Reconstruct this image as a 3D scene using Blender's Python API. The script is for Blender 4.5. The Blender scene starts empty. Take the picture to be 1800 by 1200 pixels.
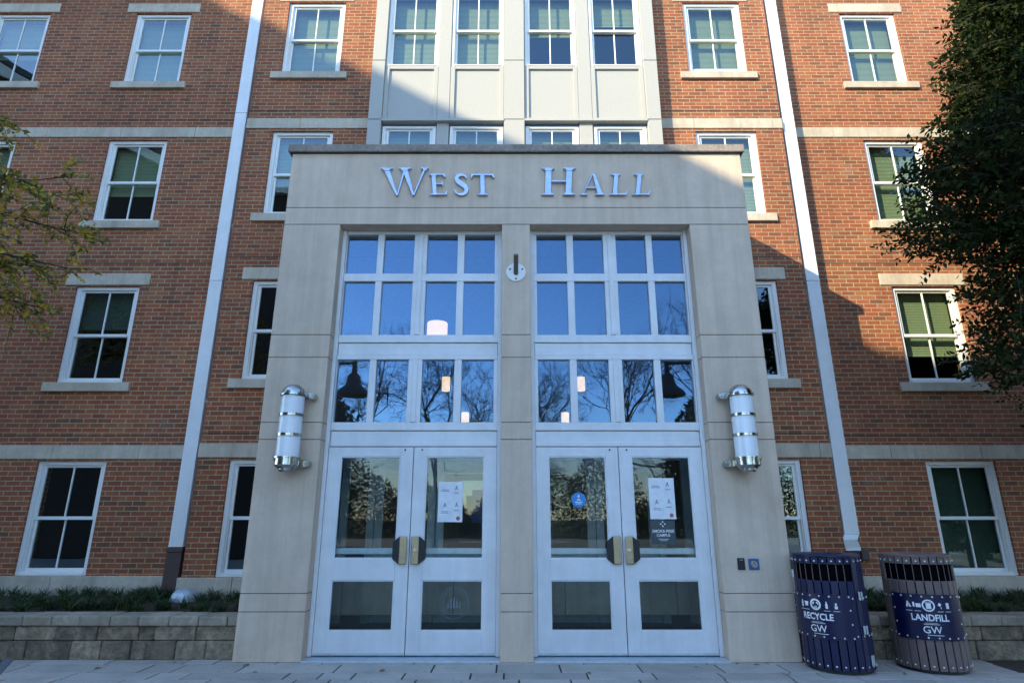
import bpy, bmesh, math, random
import numpy as np
from mathutils import Vector, Matrix, noise as mnoise
R = math.radians
sc = bpy.context.scene
col = sc.collection
rnd = random.Random(7)

# ------------------------------------------------------------------ camera, sky, sun, exposure
cam = bpy.data.objects.new('camera', bpy.data.cameras.new('camera'))
col.objects.link(cam)
cam.location = (0, -8.35, 1.35)
cam.rotation_euler = (R(90 + 16.5), 0, 0)
cam.data.sensor_width = 36; cam.data.lens = 21.0
cam.data.clip_start = 0.05; cam.data.clip_end = 2000
sc.camera = cam

SUN_EL, SUN_AZ = R(26.5), R(50.8)           # azimuth: from -Y towards -X
sun_dir = Vector((-math.sin(SUN_AZ)*math.cos(SUN_EL), -math.cos(SUN_AZ)*math.cos(SUN_EL), math.sin(SUN_EL)))
w = bpy.data.worlds.new('World'); sc.world = w; w.use_nodes = True
nt = w.node_tree
sky = nt.nodes.new('ShaderNodeTexSky'); sky.sky_type = 'NISHITA'; sky.sun_disc = False
sky.sun_elevation = SUN_EL
sky.sun_rotation = math.atan2(sun_dir.x, sun_dir.y)
sky.altitude = 50; sky.air_density = 1.0; sky.dust_density = 0.05; sky.ozone_density = 3.2
bg = nt.nodes['Background']; bg.inputs['Strength'].default_value = 0.15
nt.links.new(sky.outputs[0], bg.inputs['Color'])
sl = bpy.data.lights.new('sun', 'SUN'); sl.energy = 2.05; sl.angle = R(0.53); sl.color = (1.0, 0.87, 0.58)
so = bpy.data.objects.new('sun', sl); col.objects.link(so)
so.rotation_euler = sun_dir.to_track_quat('Z', 'Y').to_euler()
sc.view_settings.view_transform = 'Standard'; sc.view_settings.look = 'None'
sc.view_settings.exposure = 2.0; sc.view_settings.gamma = 1.0
try:
    sc.cycles.max_bounces = 8; sc.cycles.diffuse_bounces = 3; sc.cycles.glossy_bounces = 4
    sc.cycles.transparent_max_bounces = 10; sc.cycles.sample_clamp_indirect = 6.0
    sc.cycles.caustics_reflective = False; sc.cycles.caustics_refractive = False
    sc.cycles.use_denoising = True
except Exception:
    pass

# ------------------------------------------------------------------ materials
def mat(name):
    m = bpy.data.materials.new(name); m.use_nodes = True
    t = m.node_tree; t.nodes.clear()
    out = t.nodes.new('ShaderNodeOutputMaterial')
    b = t.nodes.new('ShaderNodeBsdfPrincipled')
    t.links.new(b.outputs[0], out.inputs[0])
    return m, t, b
def N(t, typ, **kw):
    n = t.nodes.new(typ)
    for k, v in kw.items():
        if k.startswith('i_'):
            key = k[2:]
            n.inputs[int(key) if key.isdigit() else key.replace('_', ' ')].default_value = v
        else: setattr(n, k, v)
    return n
def ramp(t, fac, stops, interp='LINEAR'):
    r = t.nodes.new('ShaderNodeValToRGB'); e = r.color_ramp.elements
    r.color_ramp.interpolation = interp
    while len(e) < len(stops): e.new(0.5)
    for i, (p, c) in enumerate(stops):
        e[i].position = p; e[i].color = (*c, 1)
    t.links.new(fac, r.inputs[0]); return r.outputs[0]
def mix(t, a, b, fac, mode='MIX'):
    n = t.nodes.new('ShaderNodeMix'); n.data_type = 'RGBA'; n.blend_type = mode
    for s, v in ((6, a), (7, b), (0, fac)):
        if hasattr(v, 'is_linked') or isinstance(v, bpy.types.NodeSocket): t.links.new(v, n.inputs[s])
        elif isinstance(v, (int, float)): n.inputs[s].default_value = v
        else: n.inputs[s].default_value = (*v, 1)
    return n.outputs[2]
def coords(t, kind='Object'):
    return t.nodes.new('ShaderNodeTexCoord').outputs[kind]
def bump(t, b, height, strength=0.3, dist=0.01):
    n = N(t, 'ShaderNodeBump', i_Strength=strength, i_Distance=dist)
    t.links.new(height, n.inputs['Height']); t.links.new(n.outputs[0], b.inputs['Normal'])
def speckle(name, c0, c1, scale=60, rough=0.8, metallic=0.0, bstr=0.15, big=None, bigscale=1.5, island=0.0, bdist=0.004, streak=0.0, spots=0.0):
    m, t, b = mat(name)
    co = coords(t)
    n1 = N(t, 'ShaderNodeTexNoise', i_Scale=scale, i_Detail=5.0, i_Roughness=0.65); t.links.new(co, n1.inputs[0])
    c = ramp(t, n1.outputs[0], [(0.3, c0), (0.7, c1)])
    if big:
        n2 = N(t, 'ShaderNodeTexNoise', i_Scale=bigscale, i_Detail=6.0, i_Roughness=0.6); t.links.new(co, n2.inputs[0])
        f = ramp(t, n2.outputs[0], [(0.45, (0, 0, 0)), (0.75, (1, 1, 1))])
        c = mix(t, c, big, f)
    if streak:                                   # rain streaks: noise drawn out vertically
        mp = N(t, 'ShaderNodeMapping'); mp.inputs['Scale'].default_value = (7.0, 7.0, 0.42); t.links.new(co, mp.inputs[0])
        n4 = N(t, 'ShaderNodeTexNoise', i_Scale=1.0, i_Detail=6.0, i_Roughness=0.7); t.links.new(mp.outputs[0], n4.inputs[0])
        c = mix(t, c, ramp(t, n4.outputs[0], [(0.42, (1, 1, 1)), (0.78, (1-streak, 1-streak, 1-streak*1.1))]), 1.0, 'MULTIPLY')
        n5 = N(t, 'ShaderNodeTexNoise', i_Scale=3.5, i_Detail=8.0, i_Roughness=0.75); t.links.new(co, n5.inputs[0])
        c = mix(t, c, ramp(t, n5.outputs[0], [(0.35, (1.05, 1.05, 1.05)), (0.72, (1-streak*.5, 1-streak*.55, 1-streak*.6))]), 1.0, 'MULTIPLY')
    if spots:
        vo = N(t, 'ShaderNodeTexVoronoi', i_Scale=5.0); t.links.new(co, vo.inputs[0])
        c = mix(t, c, ramp(t, vo.outputs['Distance'], [(0.05, (1-spots,)*3), (0.10, (1, 1, 1))]), 1.0, 'MULTIPLY')
    if island:
        g = t.nodes.new('ShaderNodeNewGeometry')
        f = N(t, 'ShaderNodeMapRange', i_To_Min=1 - island, i_To_Max=1 + island)
        t.links.new(g.outputs['Random Per Island'], f.inputs[0])
        hsv = t.nodes.new('ShaderNodeHueSaturation'); t.links.new(c, hsv.inputs['Color']); t.links.new(f.outputs[0], hsv.inputs['Value'])
        c = hsv.outputs[0]
    t.links.new(c, b.inputs['Base Color'])
    b.inputs['Roughness'].default_value = rough; b.inputs['Metallic'].default_value = metallic
    if bstr: bump(t, b, n1.outputs[0], bstr, bdist)
    return m

def brick_material():
    m, t, b = mat('brick')
    uv = coords(t, 'UV')
    wob = N(t, 'ShaderNodeTexNoise', i_Scale=9.0, i_Detail=2.0); t.links.new(uv, wob.inputs[0])
    va = N(t, 'ShaderNodeVectorMath', operation='SCALE', i_Scale=0.006)
    sub = N(t, 'ShaderNodeVectorMath', operation='SUBTRACT'); sub.inputs[1].default_value = (0.5, 0.5, 0.5)
    t.links.new(wob.outputs[1], sub.inputs[0]); t.links.new(sub.outputs[0], va.inputs[0])
    ad = N(t, 'ShaderNodeVectorMath', operation='ADD'); t.links.new(uv, ad.inputs[0]); t.links.new(va.outputs[0], ad.inputs[1])
    br = N(t, 'ShaderNodeTexBrick', offset=0.5, squash=1.0)
    br.inputs['Color1'].default_value = (0, 0, 0, 1); br.inputs['Color2'].default_value = (1, 1, 1, 1); br.inputs['Mortar'].default_value = (0, 0, 0, 1)
    for k, v in (('Scale', 1.0), ('Mortar Size', 0.0068), ('Mortar Smooth', 0.35), ('Bias', 0.0), ('Brick Width', 0.197), ('Row Height', 0.0658)):
        br.inputs[k].default_value = v
    t.links.new(ad.outputs[0], br.inputs['Vector'])
    c = ramp(t, br.outputs['Color'], [(0.0, (0.183, 0.073, 0.040)), (0.06, (0.217, 0.075, 0.038)), (0.2, (0.275, 0.077, 0.034)), (0.5, (0.321, 0.090, 0.036)), (0.8, (0.359, 0.107, 0.042)), (0.95, (0.359, 0.128, 0.053)), (1.0, (0.301, 0.131, 0.064))])
    n1 = N(t, 'ShaderNodeTexNoise', i_Scale=55.0, i_Detail=4.0); t.links.new(uv, n1.inputs[0])
    c = mix(t, c, (0.10, 0.05, 0.035), ramp(t, n1.outputs[0], [(0.55, (0, 0, 0)), (0.9, (0.6, 0.6, 0.6))]))
    n3 = N(t, 'ShaderNodeTexNoise', i_Scale=30.0, i_Detail=3.0); t.links.new(uv, n3.inputs[0])
    mc = ramp(t, n3.outputs[0], [(0.3, (0.364, 0.270, 0.147)), (0.7, (0.513, 0.397, 0.237))])
    c = mix(t, c, mc, br.outputs['Fac'])
    n2 = N(t, 'ShaderNodeTexNoise', i_Scale=0.55, i_Detail=5.0); t.links.new(uv, n2.inputs[0])
    c = mix(t, c, ramp(t, n2.outputs[0], [(0.3, (0.82, 0.80, 0.80)), (0.7, (1.12, 1.10, 1.08))]), 1.0, 'MULTIPLY')
    mp = N(t, 'ShaderNodeMapping'); mp.inputs['Scale'].default_value = (5.0, 0.45, 1.0); t.links.new(uv, mp.inputs[0])
    n6 = N(t, 'ShaderNodeTexNoise', i_Scale=1.0, i_Detail=6.0, i_Roughness=0.7); t.links.new(mp.outputs[0], n6.inputs[0])
    c = mix(t, c, ramp(t, n6.outputs[0], [(0.40, (1.04, 1.04, 1.04)), (0.75, (0.76, 0.75, 0.75))]), 1.0, 'MULTIPLY')
    n7 = N(t, 'ShaderNodeTexNoise', i_Scale=1.7, i_Detail=7.0, i_Roughness=0.7); t.links.new(uv, n7.inputs[0])
    c = mix(t, c, (0.45, 0.38, 0.31), ramp(t, n7.outputs[0], [(0.60, (0, 0, 0)), (0.82, (0.35, 0.35, 0.35))]))
    t.links.new(c, b.inputs['Base Color']); b.inputs['Roughness'].default_value = 0.88
    h = N(t, 'ShaderNodeMath', operation='MULTIPLY_ADD'); h.inputs[1].default_value = -1.0
    t.links.new(br.outputs['Fac'], h.inputs[0])
    h2 = N(t, 'ShaderNodeMath', operation='MULTIPLY'); h2.inputs[1].default_value = 0.5; t.links.new(n1.outputs[0], h2.inputs[0]); t.links.new(h2.outputs[0], h.inputs[2])
    bump(t, b, h.outputs[0], 0.7, 0.008)
    return m

def glass_material(name, tint=(0.72, 0.80, 0.79), add=0.10, k=2.2, wave=0.02, coat=(0.72, 0.90, 1.0)):
    m = bpy.data.materials.new(name); m.use_nodes = True; t = m.node_tree; t.nodes.clear()
    out = t.nodes.new('ShaderNodeOutputMaterial'); mx = t.nodes.new('ShaderNodeMixShader')
    tr = N(t, 'ShaderNodeBsdfTransparent'); tr.inputs[0].default_value = (*tint, 1)
    gl = N(t, 'ShaderNodeBsdfGlossy', i_Roughness=0.0); gl.inputs[0].default_value = (*coat, 1)
    ge = t.nodes.new('ShaderNodeNewGeometry')          # Schlick reflectance, the same from both sides of the pane
    dt = N(t, 'ShaderNodeVectorMath', operation='DOT_PRODUCT'); t.links.new(ge.outputs['Normal'], dt.inputs[0]); t.links.new(ge.outputs['Incoming'], dt.inputs[1])
    ab = N(t, 'ShaderNodeMath', operation='ABSOLUTE'); t.links.new(dt.outputs['Value'], ab.inputs[0])
    om = N(t, 'ShaderNodeMath', operation='SUBTRACT', use_clamp=True); om.inputs[0].default_value = 1.0; t.links.new(ab.outputs[0], om.inputs[1])
    pw = N(t, 'ShaderNodeMath', operation='POWER'); pw.inputs[1].default_value = 5.0; t.links.new(om.outputs[0], pw.inputs[0])
    ma = N(t, 'ShaderNodeMath', operation='MULTIPLY_ADD', use_clamp=True); ma.inputs[1].default_value = 0.9; ma.inputs[2].default_value = add + 0.04*k
    t.links.new(pw.outputs[0], ma.inputs[0]); t.links.new(ma.outputs[0], mx.inputs[0])
    t.links.new(tr.outputs[0], mx.inputs[1]); t.links.new(gl.outputs[0], mx.inputs[2]); t.links.new(mx.outputs[0], out.inputs[0])
    n = N(t, 'ShaderNodeTexNoise', i_Scale=2.3, i_Detail=1.0); t.links.new(coords(t), n.inputs[0])
    bp = N(t, 'ShaderNodeBump', i_Strength=wave, i_Distance=0.05); t.links.new(n.outputs[0], bp.inputs['Height'])
    t.links.new(bp.outputs[0], gl.inputs['Normal'])
    return m

def plain(name, c, rough=0.5, metallic=0.0, emit=None, estr=0.0):
    m, t, b = mat(name)
    n = N(t, 'ShaderNodeTexNoise', i_Scale=14.0, i_Detail=4.0); t.links.new(coords(t), n.inputs[0])
    cc = ramp(t, n.outputs[0], [(0.3, tuple(x*0.88 for x in c)), (0.7, tuple(min(1, x*1.08) for x in c))])
    t.links.new(cc, b.inputs['Base Color'])
    b.inputs['Roughness'].default_value = rough; b.inputs['Metallic'].default_value = metallic
    if emit:
        b.inputs['Emission Color'].default_value = (*emit, 1); b.inputs['Emission Strength'].default_value = estr
    return m

def leaf_material(name, stops, rough=0.45, trans=0.35, spec=0.3):
    m = bpy.data.materials.new(name); m.use_nodes = True; t = m.node_tree; t.nodes.clear()
    out = t.nodes.new('ShaderNodeOutputMaterial')
    g = t.nodes.new('ShaderNodeNewGeometry'); c = ramp(t, g.outputs['Random Per Island'], stops)
    b = t.nodes.new('ShaderNodeBsdfPrincipled'); b.inputs['Roughness'].default_value = rough; t.links.new(c, b.inputs['Base Color'])
    b.inputs['Specular IOR Level'].default_value = spec
    tl = t.nodes.new('ShaderNodeBsdfTranslucent'); t.links.new(c, tl.inputs[0])
    mx = t.nodes.new('ShaderNodeMixShader'); mx.inputs[0].default_value = trans
    t.links.new(b.outputs[0], mx.inputs[1]); t.links.new(tl.outputs[0], mx.inputs[2]); t.links.new(mx.outputs[0], out.inputs[0])
    return m

M = {}
M['brick'] = brick_material()
M['stone'] = speckle('cast_stone', (0.629, 0.494, 0.376), (0.767, 0.608, 0.469), 90, 0.9, bstr=0.25, big=(0.629, 0.482, 0.366), bigscale=1.2, streak=0.22)
M['sillstone'] = speckle('sill_stone', (0.543, 0.464, 0.361), (0.661, 0.572, 0.446), 40, 0.9, bstr=0.2, big=(0.448, 0.378, 0.294), bigscale=2.5, streak=0.28)
M['capstone'] = speckle('weathered_coping', (0.221, 0.186, 0.154), (0.390, 0.330, 0.275), 25, 0.9, bstr=0.3, big=(0.156, 0.132, 0.110), bigscale=5)
M['dark'] = plain('dark_joint', (0.035, 0.03, 0.028), 0.9)
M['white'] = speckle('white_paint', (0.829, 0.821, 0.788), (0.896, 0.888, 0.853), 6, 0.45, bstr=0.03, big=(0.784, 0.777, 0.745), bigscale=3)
M['doorwhite'] = speckle('door_paint', (0.726, 0.731, 0.740), (0.781, 0.784, 0.790), 5, 0.4, bstr=0.02, big=(0.682, 0.678, 0.680), bigscale=2.2, streak=0.10)
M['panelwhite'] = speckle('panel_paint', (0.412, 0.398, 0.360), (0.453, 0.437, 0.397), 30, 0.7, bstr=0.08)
M['glass'] = glass_material('window_glass', (0.66, 0.76, 0.70), add=0.055, k=2.0, wave=0.02)
M['transomglass'] = glass_material('transom_glass', (0.80, 0.86, 0.87), add=0.095, k=2.0, wave=0.008, coat=(0.37, 0.64, 1.0))
M['doorglass'] = glass_material('door_glass', (0.80, 0.88, 0.87), add=0.0, k=1.35, wave=0.012, coat=(0.85, 0.95, 1.0))
M['blind'] = speckle('blind_cloth', (0.388, 0.412, 0.269), (0.435, 0.464, 0.305), 20, 0.8, bstr=0.0)
M['darkblind'] = speckle('dark_screen', (0.07, 0.10, 0.085), (0.09, 0.12, 0.10), 20, 0.8, bstr=0.0)
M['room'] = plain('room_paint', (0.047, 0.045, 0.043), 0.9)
M['farbrick'] = speckle('dark_brick', (0.051, 0.037, 0.034), (0.076, 0.056, 0.048), 6, 0.95)
M['lobby'] = plain('lobby_paint', (0.26, 0.29, 0.30), 0.9)
M['lobbyfloor'] = speckle('lobby_floor', (0.20, 0.22, 0.22), (0.26, 0.28, 0.28), 12, 0.6)
M['innerframe'] = plain('inner_frame_paint', (0.55, 0.62, 0.63), 0.5)
M['steel'] = plain('brushed_steel', (0.50, 0.49, 0.46), 0.22, 1.0)
M['letter'] = plain('brushed_aluminium', (0.44, 0.50, 0.62), 0.40, 0.85)
M['shade'] = speckle('opal_glass', (0.84, 0.86, 0.88), (0.87, 0.89, 0.91), 4, 0.22, bstr=0.0)
M['gutter'] = speckle('gutter_paint', (0.80, 0.80, 0.79), (0.84, 0.84, 0.83), 5, 0.4, bstr=0.02, streak=0.10)
M['brown'] = plain('brown_iron', (0.085, 0.05, 0.042), 0.6)
M['bronze'] = plain('bronze_metal', (0.42, 0.34, 0.22), 0.38, 0.8)
M['blackmetal'] = plain('black_metal', (0.012, 0.013, 0.016), 0.5)
M['liner'] = plain('bin_liner', (0.004, 0.004, 0.005), 0.95)
M['liner'].node_tree.nodes['Principled BSDF'].inputs['Specular IOR Level'].default_value = 0.0
M['galv'] = plain('galvanised_steel', (0.55, 0.60, 0.63), 0.5, 0.5)
M['rust'] = plain('rusty_tube', (0.16, 0.13, 0.11), 0.75, 0.2)
M['stain'] = plain('rust_stain', (0.27, 0.23, 0.19), 0.9)
M['navy'] = plain('navy_plastic', (0.005, 0.009, 0.051), 0.42)
M['navysign'] = plain('navy_sign', (0.005, 0.006, 0.043), 0.35)
M['taupe'] = plain('taupe_plastic', (0.155, 0.110, 0.100), 0.55)
M['signwhite'] = plain('sign_white', (0.80, 0.81, 0.84), 0.5)
M['rivet'] = plain('rivet_metal', (0.8, 0.8, 0.78), 0.3, 0.6)
M['blueplate'] = plain('blue_plate', (0.03, 0.10, 0.28), 0.4)
M['bluesticker'] = plain('blue_sticker', (0.02, 0.25, 0.62), 0.4)
M['paper'] = plain('poster_paper', (0.78, 0.80, 0.82), 0.6)
M['ink'] = plain('grey_ink', (0.308, 0.330, 0.374), 0.7)
M['redink'] = plain('red_ink', (0.5, 0.12, 0.14), 0.7)
M['frost'] = plain('frosted_mark', (0.158, 0.189, 0.194), 0.8)
M['pendant'] = plain('lit_opal_pendant', (0.8, 0.7, 0.55), 0.6, 0, (1.0, 0.68, 0.36), 0.32)
M['paver'] = speckle('concrete_paver', (0.381, 0.337, 0.288), (0.526, 0.469, 0.396), 40, 0.85, bstr=0.3, big=(0.336, 0.301, 0.252), bigscale=2.5, island=0.14, spots=0.35)
M['joint'] = speckle('paver_joint', (0.02, 0.019, 0.016), (0.05, 0.048, 0.04), 60, 0.95)
M['curb'] = speckle('curb_stone', (0.10, 0.11, 0.12), (0.18, 0.19, 0.20), 30, 0.9)
M['block'] = speckle('split_block', (0.149, 0.113, 0.071), (0.412, 0.321, 0.211), 16, 0.95, bstr=1.0, big=(0.126, 0.102, 0.071), bigscale=6, island=0.28, bdist=0.03)
M['capblock'] = speckle('cap_block', (0.278, 0.230, 0.165), (0.432, 0.360, 0.265), 26, 0.95, bstr=0.5, big=(0.206, 0.159, 0.107), bigscale=3, island=0.16, bdist=0.015)
M['mulch'] = speckle('mulch_soil', (0.03, 0.02, 0.013), (0.10, 0.065, 0.04), 35, 1.0, bstr=1.0, bdist=0.03)
M['lawn'] = speckle('lawn_ground', (0.077, 0.093, 0.027), (0.176, 0.170, 0.053), 3, 1.0, bstr=0.3, big=(0.220, 0.153, 0.068), bigscale=0.15)
M['grass'] = leaf_material('liriope_blade', [(0.0, (0.022, 0.05, 0.018)), (0.6, (0.045, 0.085, 0.03)), (0.9, (0.075, 0.115, 0.04)), (1.0, (0.19, 0.19, 0.075))], 0.45, 0.25)
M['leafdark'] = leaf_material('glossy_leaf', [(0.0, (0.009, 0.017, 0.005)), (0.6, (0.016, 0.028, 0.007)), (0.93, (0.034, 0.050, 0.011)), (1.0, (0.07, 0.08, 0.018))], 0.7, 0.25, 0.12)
M['leafyellow'] = leaf_material('autumn_leaf', [(0.0, (0.10, 0.125, 0.026)), (0.38, (0.19, 0.20, 0.039)), (0.55, (0.378, 0.297, 0.039)), (0.9, (0.648, 0.419, 0.039)), (1.0, (0.513, 0.230, 0.052))], 0.5, 0.35)
M['leaffar'] = leaf_material('evergreen_leaf', [(0.0, (0.011, 0.021, 0.009)), (0.7, (0.028, 0.042, 0.014)), (1.0, (0.072, 0.066, 0.019))], 0.6, 0.2)
M['bark'] = speckle('bark', (0.035, 0.028, 0.022), (0.09, 0.075, 0.06), 18, 0.95, bstr=0.8, bdist=0.02)
M['roof'] = speckle('slate_roof', (0.07, 0.07, 0.075), (0.12, 0.12, 0.125), 10, 0.8)
M['lampblack'] = plain('lamp_black', (0.008, 0.012, 0.010), 0.4)
M['terrace'] = speckle('paved_plaza', (0.390, 0.377, 0.338), (0.510, 0.493, 0.429), 5, 0.9, bstr=0.1)  # tone lightened so the unseen plaza bounces more fill light

# ------------------------------------------------------------------ mesh builder
ORG = {}
class MB:
    def __init__(s): s.v = []; s.f = []
    def quad(s, *p):
        i = len(s.v); s.v += [tuple(q) for q in p]; s.f.append(tuple(range(i, i + len(p)))); return s
    def box(s, x0, x1, y0, y1, z0, z1):
        i = len(s.v)
        s.v += [(x0,y0,z0),(x1,y0,z0),(x1,y1,z0),(x0,y1,z0),(x0,y0,z1),(x1,y0,z1),(x1,y1,z1),(x0,y1,z1)]
        for f in ((0,3,2,1),(4,5,6,7),(0,1,5,4),(1,2,6,5),(2,3,7,6),(3,0,4,7)): s.f.append(tuple(i+k for k in f))
        return s
    def prism(s, poly, y0, y1):                  # poly of (x, z), extruded along y (y0 = front)
        n = len(poly); i = len(s.v)
        a = sum(poly[k][0]*poly[(k+1)%n][1]-poly[(k+1)%n][0]*poly[k][1] for k in range(n))
        if a < 0: poly = poly[::-1]
        s.v += [(x, y0, z) for x, z in poly] + [(x, y1, z) for x, z in poly]
        s.f.append(tuple(range(i, i+n))); s.f.append(tuple(range(i+2*n-1, i+n-1, -1)))
        for k in range(n):
            j = (k+1) % n; s.f.append((i+k, i+n+k, i+n+j, i+j))
        return s
    def tube(s, pts, rad, seg=8, cap=True):
        pts = [Vector(p) for p in pts]
        if not isinstance(rad, (list, tuple)): rad = [rad]*len(pts)
        i = len(s.v); n = len(pts); ref = None
        for k in range(n):
            d = (pts[min(k+1, n-1)] - pts[max(k-1, 0)]).normalized()
            if ref is None: ref = Vector((0,0,1)) if abs(d.z) < 0.9 else Vector((1,0,0))
            a = d.cross(ref)
            if a.length < 1e-4: a = d.cross(Vector((0,1,0)))
            a.normalize(); b = d.cross(a)
            ref = -d.cross(a).cross(d) if False else ref
            for q in range(seg):
                an = 2*math.pi*q/seg
                s.v.append(tuple(pts[k] + (a*math.cos(an) + b*math.sin(an))*rad[k]))
        for k in range(n-1):
            for q in range(seg):
                r = (q+1) % seg
                s.f.append((i+k*seg+q, i+(k+1)*seg+q, i+(k+1)*seg+r, i+k*seg+r))
        if cap:
            s.f.append(tuple(i+q for q in range(seg))); s.f.append(tuple(i+(n-1)*seg+q for q in range(seg-1, -1, -1)))
        return s
    def lathe(s, prof, c=(0,0,0), seg=32, a0=0.0, a1=2*math.pi):   # prof of (r, z)
        i = len(s.v); full = abs(a1-a0-2*math.pi) < 1e-6; m = seg if full else seg+1
        for r, z in prof:
            for q in range(m):
                an = a0 + (a1-a0)*q/seg
                s.v.append((c[0]+r*math.sin(an), c[1]-r*math.cos(an), c[2]+z))
        for k in range(len(prof)-1):
            for q in range(seg):
                r = (q+1) % m
                s.f.append((i+k*m+q, i+k*m+r, i+(k+1)*m+r, i+(k+1)*m+q))
        return s
    def disc_y(s, cx, y, cz, r, y1=None, seg=20):
        return s.prism([(cx+r*math.cos(2*math.pi*k/seg), cz+r*math.sin(2*math.pi*k/seg)) for k in range(seg)], y, y1 if y1 is not None else y+0.004)
    def build(s, name, m, parent=None, smooth=False, bevel=0.0, seg=1, recalc=False, auto=None):
        me = bpy.data.meshes.new(name)
        org = ORG.get(parent.name, Vector()) if parent else Vector()
        me.from_pydata([tuple(Vector(p)-org) for p in s.v] if parent else s.v, [], s.f)
        if recalc:
            bm = bmesh.new(); bm.from_mesh(me); bmesh.ops.recalc_face_normals(bm, faces=bm.faces); bm.to_mesh(me); bm.free()
        me.update()
        uv = me.uv_layers.new(name='UVMap'); n = len(me.loops)
        vi = np.empty(n, 'i'); me.loops.foreach_get('vertex_index', vi)
        co = np.empty(len(me.vertices)*3); me.vertices.foreach_get('co', co); co = co.reshape(-1, 3) + np.array(org)
        nm = np.empty(len(me.polygons)*3); me.polygons.foreach_get('normal', nm); nm = np.abs(nm.reshape(-1, 3))
        tot = np.empty(len(me.polygons), 'i'); me.polygons.foreach_get('loop_total', tot)
        ax = np.repeat(np.argmax(nm, 1), tot); p = co[vi]
        u = np.where(ax == 0, p[:, 1], p[:, 0]); vv = np.where(ax == 2, p[:, 1], p[:, 2])
        uv.data.foreach_set('uv', np.stack([u, vv], 1).astype('f').ravel())
        me.materials.append(m)
        if smooth: me.shade_smooth()
        o = bpy.data.objects.new(name, me); col.objects.link(o)
        if parent: o.parent = parent; ORG[o.name] = org
        else: ORG[o.name] = Vector()
        if bevel:
            bv = o.modifiers.new('bevel', 'BEVEL'); bv.width = bevel; bv.segments = seg; bv.limit_method = 'ANGLE'; bv.angle_limit = R(40)
        if auto: 
            try: me.set_sharp_from_angle(angle=R(auto))
            except Exception: pass
        return o
def thing(name, loc, label, cat, group=None):
    o = bpy.data.objects.new(name, None); col.objects.link(o); o.location = loc; o.empty_display_size = 0.2
    ORG[o.name] = Vector(loc); tag(o, label, cat, group); return o
def tag(o, label=None, cat=None, group=None, kind=None):
    if label: o['label'] = label
    if cat: o['category'] = cat
    if group: o['group'] = group
    if kind: o['kind'] = kind
    return o

# ------------------------------------------------------------------ the ground
o = MB().quad((-700,-700,-0.05),(700,-700,-0.05),(700,700,-0.05),(-700,700,-0.05)).build('ground', M['lawn']); tag(o, kind='structure')
o = MB().quad((-26,-40,-0.03),(26,-40,-0.03),(14,-5.2,-0.03),(-14,-5.2,-0.03)).build('pavement', M['terrace']); tag(o, kind='structure')  # unseen plaza behind the camera, widened to bounce warm fill onto the front
mb = MB()
mb.quad((-14,-5.5,-0.02),(-3.2,-5.5,-0.02),(-3.2,0,-0.02),(-14,0,-0.02))
mb.quad((4.3,-5.5,-0.02),(14,-5.5,-0.02),(14,0,-0.02),(4.3,0,-0.02))
o = mb.build('soil', M['mulch']); tag(o, kind='structure')
def clip(poly, p, nrm):
    out = []
    for k in range(len(poly)):
        a, b = poly[k], poly[(k+1) % len(poly)]
        da = (a[0]-p[0])*nrm[0] + (a[1]-p[1])*nrm[1]; db = (b[0]-p[0])*nrm[0] + (b[1]-p[1])*nrm[1]
        if da >= 0: out.append(a)
        if (da >= 0) != (db >= 0):
            q = da/(da-db); out.append((a[0]+(b[0]-a[0])*q, a[1]+(b[1]-a[1])*q))
    return out
LE = ((-5.02,-1.66), Vector((0.885, 0.53)).normalized())     # left edge of the plaza: point and inward normal
def plaza():
    mb = MB(); r = random.Random(3); y = -1.72
    depths = [0.19, 0.33, 0.24, 0.46, 0.24, 0.46, 0.30]
    k = 0
    while y > -6.0:
        d = depths[k % len(depths)]; x = -6.0 + r.random()*0.4
        while x < 4.66:
            wd = r.choice([0.3, 0.45, 0.6, 0.6, 0.75, 0.9]); x1 = min(x+wd, 4.68)
            p = [(x+.008, y-d+.008), (x1-.008, y-d+.008), (x1-.008, y-.008), (x+.008, y-.008)]
            p = clip(p, LE[0], LE[1])
            if len(p) >= 3 and x1-x > .05:
                i = len(mb.v); n = len(p); t = r.uniform(-0.002, 0.001)
                mb.v += [(a, b, t) for a, b in p] + [(a, b, -0.012) for a, b in p]
                mb.f.append(tuple(range(i, i+n)))
                for q in range(n):
                    s = (q+1) % n; mb.f.append((i+q, i+n+q, i+n+s, i+s))
            x = x1
        y -= d; k += 1
    o = mb.build('paving', M['paver'], bevel=0.003); tag(o, kind='structure')
    p = clip([(-6, -6.0), (4.7, -6.0), (4.7, -0.3), (-6, -0.3)], LE[0], LE[1])
    b = MB(); b.quad(*[(x, yy, -0.009) for x, yy in p]); o = b.build('paving_bed', M['joint']); tag(o, kind='structure')
    d = Vector((-LE[1].y, LE[1].x)); a = Vector(LE[0]) + d*0.2; e = Vector(LE[0]) - d*3.2
    nn = LE[1]*-0.09
    c = MB(); q = [a, a+nn, e+nn, e]; i = 0
    c.v = [(v.x, v.y, 0.004) for v in q] + [(v.x, v.y, -0.1) for v in q]
    c.f = [(0,1,2,3), (0,4,5,1), (1,5,6,2), (2,6,7,3), (3,7,4,0)]
    o = c.build('kerb', M['curb'], bevel=0.006, recalc=True); tag(o, kind='structure')
plaza()

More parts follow.
